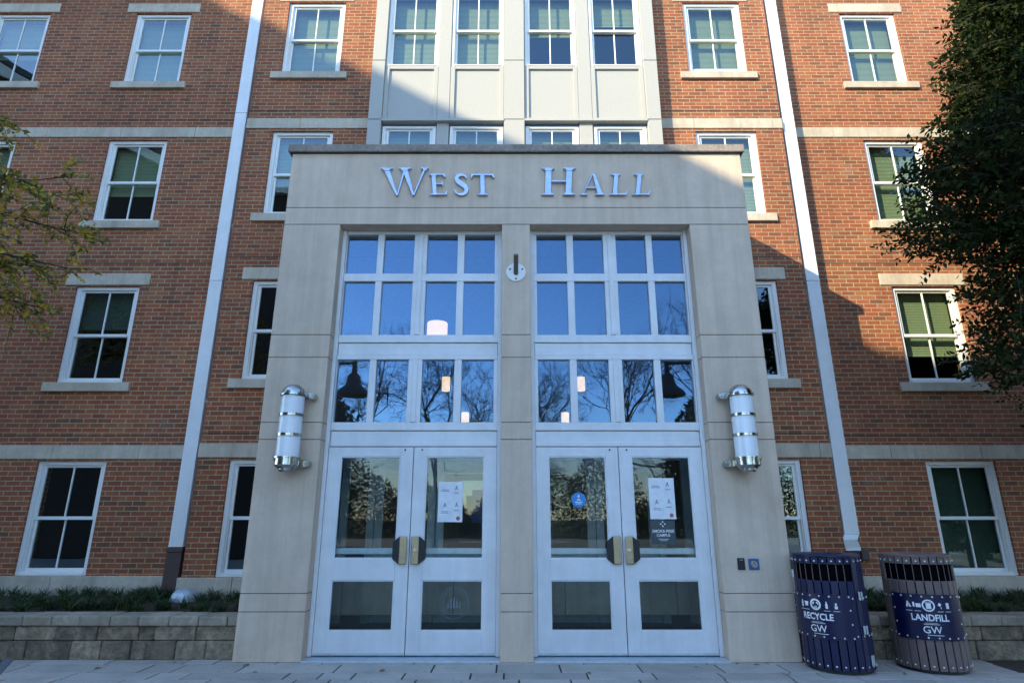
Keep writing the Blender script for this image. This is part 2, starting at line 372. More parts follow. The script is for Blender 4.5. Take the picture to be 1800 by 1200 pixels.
# ------------------------------------------------------------------ the brick hall
hall = thing('brick_building', (0.04, 0, 0), 'red brick hall with stone bands and white sash windows behind the stone entrance', 'building')
IN = -0.23; XL, XR = -4.20, 4.28
ROWS = [(0.635, 2.108), (3.21, 4.685), (5.765, 7.222), (8.335, 9.775)]
wins = []     # x0, x1, row, wall plane y
for r in range(4):
    for x0, x1, y in ((-8.985,-8.02,0), (-6.53,-5.575,0), (-3.785,-2.825,IN), (2.90,3.865,IN), (5.685,6.65,0), (8.15,9.115,0)):
        wins.append((x0, x1, r, y))
def wall_sheet(mb, xa, xb, za, zb, y, holes, depth=0.30):
    xs = sorted({xa, xb, *[h[0] for h in holes], *[h[1] for h in holes]}); zs = sorted({za, zb, *[h[2] for h in holes], *[h[3] for h in holes]})
    for i in range(len(xs)-1):
        for j in range(len(zs)-1):
            cx, cz = (xs[i]+xs[i+1])/2, (zs[j]+zs[j+1])/2
            if any(h[0] < cx < h[1] and h[2] < cz < h[3] for h in holes): continue
            mb.quad((xs[i],y,zs[j]),(xs[i+1],y,zs[j]),(xs[i+1],y,zs[j+1]),(xs[i],y,zs[j+1]))
    for a, b, c, d in holes:
        mb.quad((a,y,c),(a,y+depth,c),(a,y+depth,d),(a,y,d)); mb.quad((b,y,c),(b,y,d),(b,y+depth,d),(b,y+depth,c))
        mb.quad((a,y,d),(a,y+depth,d),(b,y+depth,d),(b,y,d)); mb.quad((a,y,c),(b,y,c),(b,y+depth,c),(a,y+depth,c))
ZT = 11.4
mb = MB()
H = lambda lo, hi: [(x0, x1, *ROWS[r]) for x0, x1, r, y in wins if lo < x0 < hi]
wall_sheet(mb, -13, XL, -0.1, ZT, 0, H(-14, -4.3))
wall_sheet(mb, XL, XR, -0.1, ZT, IN, H(-4.2, 4.2) + [(-2.43, 2.53, 0.02, 5.25), (-2.08, 2.16, 5.75, 11.0)])
wall_sheet(mb, XR, 13, -0.1, ZT, 0, H(4.3, 14))
mb.quad((XL,0,-0.1),(XL,IN,-0.1),(XL,IN,ZT),(XL,0,ZT)); mb.quad((XR,IN,-0.1),(XR,0,-0.1),(XR,0,ZT),(XR,IN,ZT))
mb.quad((-13,8,-.1),(-13,0,-.1),(-13,0,ZT),(-13,8,ZT)); mb.quad((13,0,-.1),(13,8,-.1),(13,8,ZT),(13,0,ZT)); mb.quad((13,8,-.1),(-13,8,-.1),(-13,8,ZT),(13,8,ZT))
mb.build('wall', M['brick'], hall)
MB().box(-13.3, 13.3, -0.5, 8.3, ZT, ZT+0.3).build('roof', M['stone'], hall, bevel=0.02)
# interior floors, partitions and back wall
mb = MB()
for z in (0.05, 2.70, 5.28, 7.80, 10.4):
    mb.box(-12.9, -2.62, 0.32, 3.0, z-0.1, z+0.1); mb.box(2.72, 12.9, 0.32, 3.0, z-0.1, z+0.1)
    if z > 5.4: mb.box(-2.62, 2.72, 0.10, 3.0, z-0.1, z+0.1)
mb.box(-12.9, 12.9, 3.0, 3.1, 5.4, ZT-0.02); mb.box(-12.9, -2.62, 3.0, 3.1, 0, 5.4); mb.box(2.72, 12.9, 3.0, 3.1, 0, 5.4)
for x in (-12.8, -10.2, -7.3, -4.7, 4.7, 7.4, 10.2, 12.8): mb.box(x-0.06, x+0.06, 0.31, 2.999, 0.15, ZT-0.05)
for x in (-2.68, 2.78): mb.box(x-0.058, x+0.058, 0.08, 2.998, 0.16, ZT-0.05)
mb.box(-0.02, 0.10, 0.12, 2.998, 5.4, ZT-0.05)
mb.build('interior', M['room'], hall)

def stone_run(mb, xa, xb, y, z0, z1, proud, lens=1.22, start=0.0, gap=0.006):
    x = xa - start
    while x < xb:
        a = max(x, xa); b = min(x+lens, xb)
        if b-a > 0.03: mb.box(a+gap/2 if a > xa else a, b-gap/2 if b < xb else b, y-proud, y+0.05, z0, z1)
        x += lens
for z0, z1 in ((7.272, 7.456), (2.137, 2.325)):
    for xa, xb, y, ln, st in ((-13, XL, 0, 1.2, 0.55), (XL-0.012, XR+0.012, IN, 1.25, 0.4), (XR, 13, 0, 1.25, 0.3)):
        mb = MB(); stone_run(mb, xa, xb, y, z0, z1, 0.012, ln, st); mb.build('stone_band', M['sillstone'], hall, bevel=0.003)
for xa, xb, y, ln, st in ((-13, XL, 0, 1.5, 0.5), (XL-0.035, XR+0.035, IN, 1.4, 0.7), (XR, 13, 0, 1.5, 0.2)):
    mb = MB(); stone_run(mb, xa, xb, y, 0.2, 0.633, 0.035, ln, st); mb.build('foundation_ledge', M['sillstone'], hall, bevel=0.006)
mb = MB()
for z in (2.455, 5.06, 7.60): 
    mb.box(-13, XL, -0.003, 0.02, z-0.005, z+0.005); mb.box(XL-0.003, XR+0.003, IN-0.003, IN+0.02, z-0.005, z+0.005); mb.box(XR, 13, -0.003, 0.02, z-0.005, z+0.005)
mb.build('movement_joint', M['dark'], hall)

def sash_window(parent, x0, x1, z0, z1, y, name='window', glass='glass', blind=None, blind_to=0.0, white='white', casing=0.062, lower_open=0.0, screen=False):
    """a double-hung window filling x0..x1, z0..z1 whose casing front is at y"""
    c = casing
    f = MB().box(x0, x0+c, y, y+0.10, z0, z1).box(x1-c, x1, y, y+0.10, z0, z1).box(x0+c, x1-c, y, y+0.10, z1-c*0.85, z1).box(x0+c, x1-c, y-0.012, y+0.10, z0, z0+c*0.7)
    # stepped inner stop
    f.box(x0+c, x0+c+0.014, y+0.02, y+0.10, z0+c*0.7, z1-c*0.85).box(x1-c-0.014, x1-c, y+0.02, y+0.10, z0+c*0.7, z1-c*0.85)
    w = f.build(name, M[white], parent, bevel=0.004)
    a, b = x0+c+0.014, x1-c-0.014; zb, zt = z0+c*0.7, z1-c*0.85; zm = (zb+zt)/2 - 0.01; cx = (a+b)/2; s = 0.030
    y1 = y+0.030; y2 = y+0.062
    u = MB().box(a, a+s, y1, y1+0.03, zm-0.02, zt).box(b-s, b, y1, y1+0.03, zm-0.02, zt).box(a+s, b-s, y1, y1+0.03, zt-s, zt).box(a+s, b-s, y1-0.004, y1+0.03, zm-0.022, zm+0.022).box(cx-0.010, cx+0.010, y1+0.002, y1+0.028, zm+0.022, zt-s)
    u.build('sash', M[white], w, bevel=0.003)
    lo = zb + lower_open
    l = MB().box(a, a+s, y2, y2+0.03, lo, zm+0.02).box(b-s, b, y2, y2+0.03, lo, zm+0.02).box(a+s, b-s, y2, y2+0.03, lo, lo+0.045).box(a+s, b-s, y2, y2+0.03, zm-0.022, zm+0.02).box(cx-0.010, cx+0.010, y2+0.002, y2+0.028, lo+0.045, zm-0.022)
    l.build('sash', M[white], w, bevel=0.003)
    p = MB().quad((a+s-.004,y1+.015,zm+.018),(b-s+.004,y1+.015,zm+.018),(b-s+.004,y1+.015,zt-s+.004),(a+s-.004,y1+.015,zt-s+.004))
    p.quad((a+s-.004,y2+.015,lo+.04),(b-s+.004,y2+.015,lo+.04),(b-s+.004,y2+.015,zm-.018),(a+s-.004,y2+.015,zm-.018))
    p.build('pane', M[glass], w)
    if blind:
        zb2 = zt - (zt-zb)*blind_to
        bl = MB(); n = max(2, int((zt-zb2)/0.025)); yb = y+0.165
        for k in range(n):
            za = zt - (zt-zb2)*k/n; zc = zt - (zt-zb2)*(k+1)/n
            bl.quad((a-0.03, yb, zc), (b+0.03, yb, zc), (b+0.03, yb+0.006, za), (a-0.03, yb+0.006, za))
        bl.box(a-0.03, b+0.03, yb-0.008, yb+0.008, zb2-0.02, zb2)
        bl.build('blind', M[blind], w)
    return w
# which windows carry what blind: (row, x-group) -> (material, how far down)
BL = {}
for r in (2, 3):
    for k in range(6): BL[(r, k)] = ('blind', 0.97)
BL[(3, 3)] = ('blind', 0.88); BL[(2, 1)] = ('blind', 0.62); BL[(1, 1)] = ('darkblind', 0.40); BL[(0, 4)] = ('darkblind', 0.97); BL[(1, 4)] = ('blind', 0.70); BL[(3, 0)] = ('blind', 0.55)
BL[(2,2)] = ('blind', 0.6)
for x0, x1, r, y in wins:
    k = [-8.985, -6.53, -3.785, 2.90, 5.685, 8.15].index(x0)
    z0, z1 = ROWS[r]; bl, to = BL.get((r, k), (None, 0))
    wd = sash_window(hall, x0, x1, z0, z1, y+0.035, blind=bl, blind_to=to, lower_open=0.07 if (r, k) == (3, 3) else 0.0)
    if r in (1, 3):
        MB().box(x0-0.165, x1+0.135, y-0.010, y+0.2, z1+0.02, z1+0.205).build('lintel', M['sillstone'], wd, bevel=0.004)
    if r > 0:
        MB().box(x0-0.150, x1+0.130, y-0.045, y+0.2, z0-0.132, z0-0.004).build('sill', M['sillstone'], wd, bevel=0.006)

# ------------------------------------------------------------------ the white bay above the entrance
bay = thing('bay_window', (0.04, -0.43, 5.72), 'white panelled bay with four columns of sash windows above the stone entrance', 'bay window')
BY = -0.43
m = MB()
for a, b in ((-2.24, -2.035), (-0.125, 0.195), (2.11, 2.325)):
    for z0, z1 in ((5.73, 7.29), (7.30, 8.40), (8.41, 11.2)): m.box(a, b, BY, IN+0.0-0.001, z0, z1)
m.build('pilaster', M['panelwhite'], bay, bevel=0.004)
m = MB()
for a, b in ((-1.175, -0.985), (1.052, 1.258)):
    m.box(a, b, BY+0.03, IN, 7.305, 11.2); m.box(a, b, BY+0.05, IN, 5.73, 7.27)
m.build('mullion', M['panelwhite'], bay, bevel=0.004)
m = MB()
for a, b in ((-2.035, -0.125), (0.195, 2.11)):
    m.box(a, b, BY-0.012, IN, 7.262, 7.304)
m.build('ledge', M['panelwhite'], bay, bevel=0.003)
cols = ((-2.035, -1.175), (-0.985, -0.125), (0.195, 1.052), (1.258, 2.11))
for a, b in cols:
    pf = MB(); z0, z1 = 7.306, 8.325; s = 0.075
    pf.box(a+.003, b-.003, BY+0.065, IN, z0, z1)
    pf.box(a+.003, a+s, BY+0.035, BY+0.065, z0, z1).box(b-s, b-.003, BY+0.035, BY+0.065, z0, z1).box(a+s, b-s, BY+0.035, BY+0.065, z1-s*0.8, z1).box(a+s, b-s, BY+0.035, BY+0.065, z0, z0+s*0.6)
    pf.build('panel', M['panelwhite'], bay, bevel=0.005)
    k = cols.index((a, b))
    wd = sash_window(bay, a+.014, b-.010, 8.33, 9.80, BY+0.045, blind='blind', blind_to=0.97 if k < 2 else (0.5 if k == 2 else 0.35), casing=0.036)
    sash_window(bay, a+.014, b-.010, 5.76, 7.225, BY+0.075, blind='blind', blind_to=0.97, casing=0.055)
    MB().box(a+.003, b-.003, BY+0.06, IN, 9.81, 11.2).build('head_panel', M['panelwhite'], bay)
    MB().box(a+.003, a+.013, BY+0.05, IN, 8.33, 9.80).box(b-.009, b-.003, BY+0.05, IN, 8.33, 9.80).build('trim', M['panelwhite'], bay)

# ------------------------------------------------------------------ the stone entrance
PF = -1.85
portal = thing('entrance_portal', (0.05, PF, 0), 'pale cast stone entrance porch with white double doors and tall transom glazing', 'entrance')
m = MB()
segs = [(0, 0.452), (0.458, 0.622), (0.628, 2.168), (2.174, 2.353), (2.359, 3.087), (3.093, 3.352), (3.358, 4.742)]
for a, b in ((-2.745, -2.07), (-0.12, 0.215), (2.14, 2.85)):
    for z0, z1 in segs: m.box(a, b, PF, PF+0.42, z0, z1)
m.box(-2.745, 2.85, PF, PF+0.42, 4.748, 4.967); m.box(-2.745, 2.85, PF, PF+0.42, 4.973, 5.722)
m.build('stone_surround', M['stone'], portal, bevel=0.005)
MB().box(-2.73, -2.085, PF+0.015, PF+0.41, 0.01, 4.75).box(2.155, 2.835, PF+0.015, PF+0.41, 0.01, 4.75).box(-0.105, 0.20, PF+0.015, PF+0.41, 0.01, 4.75).box(-2.73, 2.835, PF+0.015, PF+0.41, 4.76, 5.71).build('joint', M['dark'], portal)
MB().box(-2.745, -2.45, PF+0.42, IN-.002, 0, 5.72).box(2.55, 2.85, PF+0.42, IN-.002, 0, 5.72).box(-2.449, 2.549, PF+0.42, IN-.002, 5.25, 5.71).build('side_wall', M['stone'], portal)
MB().box(-2.79, 2.895, PF-0.045, IN-.003, 5.728, 5.832).build('cornice', M['capstone'], portal, bevel=0.006)
MB().box(-2.765, 2.87, PF-0.02, IN-.004, 5.7225, 5.7275).build('drip_joint', M['dark'], portal)
MB().box(-2.07, -0.12, PF-0.02, PF+0.42, -0.005, 0.016).box(0.215, 2.14, PF-0.02, PF+0.42, -0.005, 0.016).build('threshold', M['galv'], portal, bevel=0.004)
# glazing: columns of panes
DY = -1.67
def glazing(xo, flip):
    X = (lambda v: xo + v) if not flip else (lambda v: xo + 1.95 - v)
    wdt = 1.95 if not flip else 1.925
    X = lambda v: xo + v*(wdt/1.95)
    cols = [(0.055, 0.425), (0.505, 0.875), (1.035, 1.405), (1.490, 1.860)] if not flip else [(0.085, 0.455), (0.540, 0.910), (1.070, 1.440), (1.520, 1.890)]
    rows = [(4.185, 4.70), (3.41, 4.085), (2.385, 3.113)]
    # outer frame
    fr = MB(); j = X(cols[0][0]); k = X(cols[3][1]); L, Rr = X(0), X(1.95)
    fr.box(L+.001, L+0.045, DY-0.03, DY+0.09, 0.02, 4.744); fr.box(Rr-0.045, Rr-.001, DY-0.03, DY+0.09, 0.02, 4.744)
    w = fr.build('transom_frame', M['doorwhite'], portal, bevel=0.004)
    g = MB(); a0, b0 = L+0.045, Rr-0.045
    def solid(z0, z1, y=DY): g.box(a0, b0, y, DY+0.08, z0, z1)
    solid(4.70, 4.744); solid(4.085, 4.185, DY+0.004); solid(3.318, 3.41); solid(3.113, 3.165, DY+0.002); solid(2.295, 2.385); 
    for z0, z1 in rows:
        edges = [a0] + [X(v) for c in cols for v in c] + [b0]
        for q in range(0, 10, 2):
            if edges[q+1]-edges[q] > 0.002: g.box(edges[q], edges[q+1], DY+0.006, DY+0.08, z0, z1)
    mm = (X(cols[1][1])+X(cols[2][0]))/2
    for z0, z1 in ((3.41, 4.70), (2.385, 3.113)): g.box(mm-0.028, mm+0.028, DY-0.008, DY+0.006, z0+.002, z1-.002)
    g.build('mullion', M['doorwhite'], w, bevel=0.004)
    pn = MB().box(a0+.004, b0-.004, DY+0.016, DY+0.07, 3.168, 3.312).box(a0+.004, b0-.004, DY+0.014, DY+0.07, 2.13, 2.288)
    pn.box(a0+.004, b0-.004, DY+0.0, DY+0.07, 2.118, 2.165)
    pn.build('panel', M['doorwhite'], w, bevel=0.004)
    for z0, z1 in rows:
        p = MB()
        for c in cols:
            a, b = X(c[0])-.004, X(c[1])+.004
            p.quad((a, DY+0.045, z0-.004), (b, DY+0.045, z0-.004), (b, DY+0.045, z1+.004), (a, DY+0.045, z1+.004))
        p.build('pane', M['transomglass'], w)
    # two door leaves
    mid = (L+Rr)/2 + (0.01 if not flip else -0.005)
    for side, (a, b) in enumerate(((L+0.048, mid-0.004), (mid+0.004, Rr-0.048))):
        s = 0.138; y0 = DY-0.006; z0, z1 = 0.028, 2.108
        d = MB().box(a, a+s, y0, y0+0.045, z0, z1).box(b-s, b, y0, y0+0.045, z0, z1)
        d.box(a+s, b-s, y0, y0+0.045, 2.005, z1).box(a+s, b-s, y0, y0+0.045, 0.735, 0.945).box(a+s, b-s, y0, y0+0.045, z0, 0.250)
        door = d.build('door', M['doorwhite'], portal, bevel=0.003)
        bd = MB()
        for za, zb in ((0.250, 0.735), (0.945, 2.005)):
            bd.box(a+s, a+s+0.012, y0+0.008, y0+0.04, za, zb).box(b-s-0.012, b-s, y0+0.008, y0+0.04, za, zb).box(a+s+.012, b-s-.012, y0+0.008, y0+0.04, za, za+0.012).box(a+s+.012, b-s-.012, y0+0.008, y0+0.04, zb-0.012, zb)
        bd.build('glazing_bead', M['doorwhite'], door)
        for za, zb in ((0.258, 0.727), (0.953, 1.997)):
            MB().quad((a+s+.008, y0+0.024, za), (b-s-.008, y0+0.024, za), (b-s-.008, y0+0.024, zb), (a+s+.008, y0+0.024, zb)).build('pane', M['doorglass'], door)
        hx = b-0.055 if side == 0 else a+0.055; sg = -1 if side == 0 else 1
        hp = [(hx+sg*0.045, 1.170), (hx-sg*0.0, 1.170), (hx-sg*0.0, 0.89), (hx+sg*0.045, 0.89), (hx+sg*0.115, 0.945), (hx+sg*0.115, 1.115)]
        hd = MB().prism(hp, y0-0.022, y0-0.001).build('handle', M['blackmetal'], door, bevel=0.004)
        gp = MB().box(min(hx-sg*0.037, hx+sg*0.045), max(hx-sg*0.037, hx+sg*0.045), y0-0.040, y0-0.0225, 0.892, 1.170)
        if side == 1: pass
        gp.build('grip_plate', M['bronze'], door, bevel=0.012, seg=3)
        if side == 1:
            MB().disc_y(hx+0.004, y0-0.048, 1.035, 0.022, y0-0.0405).build('lock_cylinder', M['steel'], door, bevel=0.003)
        hgx = a-0.012 if side == 0 else b+0.012
        hg = MB()
        for z in (0.06, 1.05, 2.07): hg.box(hgx-0.011, hgx+0.011, y0-0.018, y0+0.002, z-0.035, z+0.035)
        hg.build('hinge', M['galv'], door, bevel=0.003)
        MB().box(a+s-0.02, b-s+0.02, y0+0.075, y0+0.115, 0.985, 1.05).build('push_bar', M['galv'], door, bevel=0.006)
        MB().box(a+0.01, b-0.01, y0-0.003, y0+0.001, z0+.002, z0+0.022).build('sweep', M['galv'], door)
        sc_ = MB()
        for q in (0.25, 0.75): pass
        sc_.disc_y(b-0.09 if side == 0 else a+0.09, y0-0.006, 2.078, 0.010, y0-.0005, 10).build('screw', M['blackmetal'], door)
glazing(-2.07, False)
glazing(0.215, True)

# lobby behind the glass
lob = MB()
lx0, lx1, ly1 = -2.42, 2.52, 6.0
lob.quad((lx0, -1.42, 0.012), (lx1, -1.42, 0.012), (lx1, ly1, 0.012), (lx0, ly1, 0.012))
lob.build('lobby_floor', M['lobbyfloor'], portal)
lob = MB()
lob.quad((lx0, -1.42, 5.2), (lx0, ly1, 5.2), (lx1, ly1, 5.2), (lx1, -1.42, 5.2))
lob.quad((lx0, -1.42, 0), (lx0, ly1, 0), (lx0, ly1, 5.2), (lx0, -1.42, 5.2)); lob.quad((lx1, -1.42, 0), (lx1, -1.42, 5.2), (lx1, ly1, 5.2), (lx1, ly1, 0))
lob.quad((lx0, ly1, 0), (lx1, ly1, 0), (lx1, ly1, 5.2), (lx0, ly1, 5.2))
lob.build('lobby_lining', M['lobby'], portal)
# inner vestibule screen with doors
ves = thing('vestibule_doors', (0.05, 0.35, 0), 'grey inner vestibule doors seen through the glass of the entrance', 'inner doors')
v = MB(); VY = 0.35
xs = [lx0+.01, -1.94, -1.10, -0.26, 0.36, 1.20, 2.04, lx1-.01]
v.box(lx0+.005, lx1-.005, VY, VY+0.08, 2.15, 2.45)
for x in (-2.36, -1.98, -0.16, 0.26, 2.08, 2.46): v.box(x-0.05, x+0.05, VY+.001, VY+0.079, 0.013, 2.15)
v.build('frame', M['innerframe'], ves)
for a, b in ((-1.92, -1.075), (-1.065, -0.22), (0.32, 1.165), (1.175, 2.02)):
    d = MB().box(a, a+0.11, VY+.01, VY+0.06, 0.02, 2.14).box(b-0.11, b, VY+.01, VY+0.06, 0.02, 2.14).box(a+.11, b-.11, VY+.01, VY+.06, 1.98, 2.14).box(a+.11, b-.11, VY+.01, VY+.06, 0.74, 0.92).box(a+.11, b-.11, VY+.01, VY+.06, 0.02, 0.34)
    d = d.build('door', M['innerframe'], ves, bevel=0.003)
    MB().quad((a+.1, VY+.04, 0.33), (b-.1, VY+.04, 0.33), (b-.1, VY+.04, 2.0), (a+.1, VY+.04, 2.0)).build('pane', M['doorglass'], d)
# pendants in the lobby
def pendant(x, y, z, r, h, label):
    p = thing('pendant_lamp', (x, y, z), label, 'lamp', 'lit pendants in the lobby')
    MB().lathe([(0.001, 0), (r*0.9, 0), (r, h*0.06), (r, h*0.94), (r*0.9, h), (0.001, h)], (x, y, z), 24).build('lamp_shade', M['pendant'], p, smooth=True, auto=40)
    MB().lathe([(r*1.01, h*0.955), (r*1.03, h*0.96), (r*1.03, h*1.0), (r*0.3, h*1.02), (0.02, h*1.12), (0.001, h*1.12)], (x, y, z), 24).build('cap', M['steel'], p, smooth=True, auto=40)
    MB().tube([(x, y, z+h*1.12+0.001), (x, y, 5.19)], 0.008, 6).build('cord', M['blackmetal'], p)
pendant(-1.24, 1.1, 4.12, 0.17, 0.36, 'largest warm lit pendant seen in the upper transom left of the stone pier')
pendant(-1.36, 3.7, 3.86, 0.085, 0.30, 'slim lit pendant behind the lower left transom, higher of the two there')
pendant(-1.02, 4.6, 3.28, 0.085, 0.30, 'slim lit pendant low behind the last lower transom pane before the stone pier')
pendant(1.42, 3.7, 3.86, 0.085, 0.30, 'slim lit pendant behind the lower right transom, higher of the two there')
pendant(1.16, 4.6, 3.28, 0.085, 0.30, 'slim lit pendant low behind the lower transom right of the stone pier')

# ------------------------------------------------------------------ lettering
sign = thing('sign_lettering', (0.05, PF-0.03, 5.12), 'raised aluminium letters reading WEST HALL on the stone lintel', 'sign')
def LP(zx, zy):
    t = (243-zy)/155.0
    X = -1.569 + (zx-112)*0.0020791
    return ((X-0.03)*(1+0.035*t)+0.03, 5.124 + t*0.375)
def stroke(p, q, w0, w1=None):                    # diagonal bar between two points with horizontal cut ends
    w1 = w0 if w1 is None else w1
    return [(p[0]-w0/2, p[1]), (p[0]+w0/2, p[1]), (q[0]+w1/2, q[1]), (q[0]-w1/2, q[1])]
def serif(x0, x1, y, up, xs0, xs1, t=6, br=12):      # thin slab with brackets up (or down) to the stem xs0..xs1
    s = -1 if up else 1
    return [(x0, y), (x1, y), (x1, y+s*t), (xs1+4, y+s*(t+3)), (xs1, y+s*(t+br)), (xs0, y+s*(t+br)), (xs0-4, y+s*(t+3)), (x0, y+s*t)]
def stem(x0, x1, ya, yb): return [(x0, ya), (x1, ya), (x1, yb), (x0, yb)]
glyphs = {}
glyphs['W'] = [stroke((146,92),(194,246),34,10), stroke((194,246),(252,92),8,12), stroke((250,92),(290,246),34,10), stroke((290,246),(367,92),8,13),
               serif(113,184,87,False,130,163), serif(216,290,87,False,234,267), serif(344,389,87,False,360,374)]
glyphs['E'] = [stem(403,427,128,238), serif(384,440,243,True,403,427,5,8), serif(386,432,122,False,403,427,5,8), [(427,122),(482,122),(484,142),(478,142),(470,130),(427,129)], [(427,176),(460,176),(462,166),(467,166),(467,192),(462,192),(460,183),(427,183)], [(427,243),(486,243),(491,218),(485,218),(474,235),(427,236)]]
glyphs['T'] = [stem(683,708,130,238), serif(664,727,243,True,683,708,5,9), [(632,122),(762,122),(766,146),(759,146),(750,131),(642,131),(634,148),(628,148)]]
glyphs['H'] = [stem(1060,1095,93,237), stem(1180,1214,93,237), serif(1038,1112,243,True,1060,1095), serif(1036,1112,87,False,1060,1095), serif(1162,1238,243,True,1180,1214), serif(1160,1236,87,False,1180,1214), stem(1095,1180,161,170)]
glyphs['A'] = [stroke((1281,240),(1333,122),7,8), stroke((1384,240),(1339,122),30,14), serif(1265,1310,243,True,1278,1288,5,6), serif(1352,1412,243,True,1370,1398,5,7), [(1303,198),(1366,198),(1369,205),(1300,205)]]
for nm, dx in (('L', 0), ('L2', 134)):
    glyphs[nm] = [stem(1457+dx,1482+dx,128,238), serif(1436+dx,1494+dx,122,False,1457+dx,1482+dx,5,8), serif(1436+dx,1490+dx,243,True,1457+dx,1482+dx,5,8), [(1482+dx,243),(1538+dx,243),(1545+dx,217),(1539+dx,216),(1527+dx,234),(1482+dx,236)]]
for nm, polys in glyphs.items():
    g = MB()
    for q, poly in enumerate(polys): g.prism([LP(*p) for p in poly], PF-0.034-0.0012*q, PF-0.012)
    for q in (0, -1):
        pass
    g.build('letter', M['letter'], sign, bevel=0.0025)
cl = [(603,148,5),(597,134,9),(578,126,14),(556,130,20),(545,146,23),(552,164,26),(572,178,28),(592,192,27),(602,210,24),(596,229,20),(578,239,13),(556,239,9),(537,228,7),(529,210,5)]
g = MB(); Lp = []; Rp = []
for k in range(len(cl)):
    a = Vector(cl[max(k-1, 0)][:2]); b = Vector(cl[min(k+1, len(cl)-1)][:2]); d = (b-a).normalized(); n = Vector((-d.y, d.x)); c = Vector(cl[k][:2])
    Lp.append(LP(*(c+n*cl[k][2]/2))); Rp.append(LP(*(c-n*cl[k][2]/2)))
for k in range(len(cl)-1):
    for yy, fl in ((PF-0.034, 0), (PF-0.012, 1)):
        q = [Lp[k], Lp[k+1], Rp[k+1], Rp[k]]
        g.quad(*[(x, yy, z) for x, z in (q if not fl else q[::-1])])
    g.quad((Lp[k][0], PF-.034, Lp[k][1]), (Lp[k][0], PF-.012, Lp[k][1]), (Lp[k+1][0], PF-.012, Lp[k+1][1]), (Lp[k+1][0], PF-.034, Lp[k+1][1]))
    g.quad((Rp[k][0], PF-.034, Rp[k][1]), (Rp[k+1][0], PF-.034, Rp[k+1][1]), (Rp[k+1][0], PF-.012, Rp[k+1][1]), (Rp[k][0], PF-.012, Rp[k][1]))
g.build('letter', M['letter'], sign, recalc=True)

# ------------------------------------------------------------------ wall sconces
def sconce(cx, sg, label):
    cy = PF-0.20; z0 = 1.83
    s = thing('wall_sconce', (cx, PF, z0), label, 'wall lamp', 'steel and opal glass wall lamps flanking the doors')
    r = 0.118
    MB().lathe([(r, 0.13), (r, 0.77)], (cx, cy, z0), 40).build('lamp_shade', M['shade'], s, smooth=True)
    MB().lathe([(r+.002, 0.775), (r+.020, 0.775), (r+.020, 0.788), (r+.004, 0.792), (r+.002, 0.822), (r*0.86, 0.858), (r*0.56, 0.885), (r*0.50, 0.892), (0.001, 0.894)], (cx, cy, z0), 40).build('top_cap', M['steel'], s, smooth=True, auto=35)
    MB().lathe([(0.001, -0.02), (r*0.55, -0.018), (r*0.62, 0.0), (r*0.62, 0.012), (r*0.8, 0.014), (r*0.86, 0.03), (r*0.95, 0.032), (r+.008, 0.05), (r+.006, 0.115), (r+.022, 0.118), (r+.022, 0.132), (r+.002, 0.134)], (cx, cy, z0), 40).build('bottom_cap', M['steel'], s, smooth=True, auto=35)
    for z in (0.345, 0.555):
        MB().lathe([(r+.001, z), (r+.010, z), (r+.010, z+0.028), (r+.001, z+0.028)], (cx, cy, z0), 40).build('band', M['steel'], s, smooth=True, auto=35)
    for z, dz in ((0.80, 0.0), (0.075, 0.0)):
        ax = cx + sg*0.165
        a = MB().box(min(cx+sg*0.10, ax), max(cx+sg*0.10, ax), cy+0.09, cy+0.135, z0+z-0.038, z0+z+0.038)
        a.disc_y(ax, cy+0.088, z0+z, 0.0385, PF-0.001, 20)
        a.box(cx-0.07, cx+0.07, cy+0.10, PF-.002, z0+z-0.03, z0+z+0.03)
        a.build('bracket', M['steel'], s, bevel=0.005)
        MB().disc_y(ax, cy+0.074, z0+z, 0.014, cy+0.087, 12).build('bolt', M['steel'], s)
    b = MB()
    for z, rr in ((0.80, r+.006), (0.10, r+.010)):
        for an in (-50, 0, 50):
            q = R(an); x, y = cx+math.sin(q)*rr, cy-math.cos(q)*rr
            b.tube([(x, y, z0+z), (x+math.sin(q)*.012, y-math.cos(q)*.012, z0+z)], 0.008, 8)
    b.build('screw', M['steel'], s)
sconce(-2.34, 1, 'steel and opal wall lamp on the stone pier beside the left doors')
sconce(2.45, -1, 'steel and opal wall lamp on the stone pier above the card reader')

# flagpole bracket
fb = thing('flagpole_bracket', (0.046, PF, 4.12), 'white round plate with a rusty tube stub on the middle stone pier', 'bracket')
MB().disc_y(0.046, PF-0.014, 4.12, 0.115, PF-0.001, 36).build('base_plate', M['white'], fb, bevel=0.004)
MB().tube([(0.046, PF-0.005, 4.10), (0.046, PF-0.19, 4.26)], 0.027, 16).build('tube', M['rust'], fb, smooth=True, auto=40)
bm_ = MB()
for dx, dz in ((-.07, .035), (.075, .035), (0, -.085)): bm_.disc_y(0.046+dx, PF-0.019, 4.12+dz, 0.011, PF-0.0145, 10)
bm_.build('bolt', M['blackmetal'], fb)

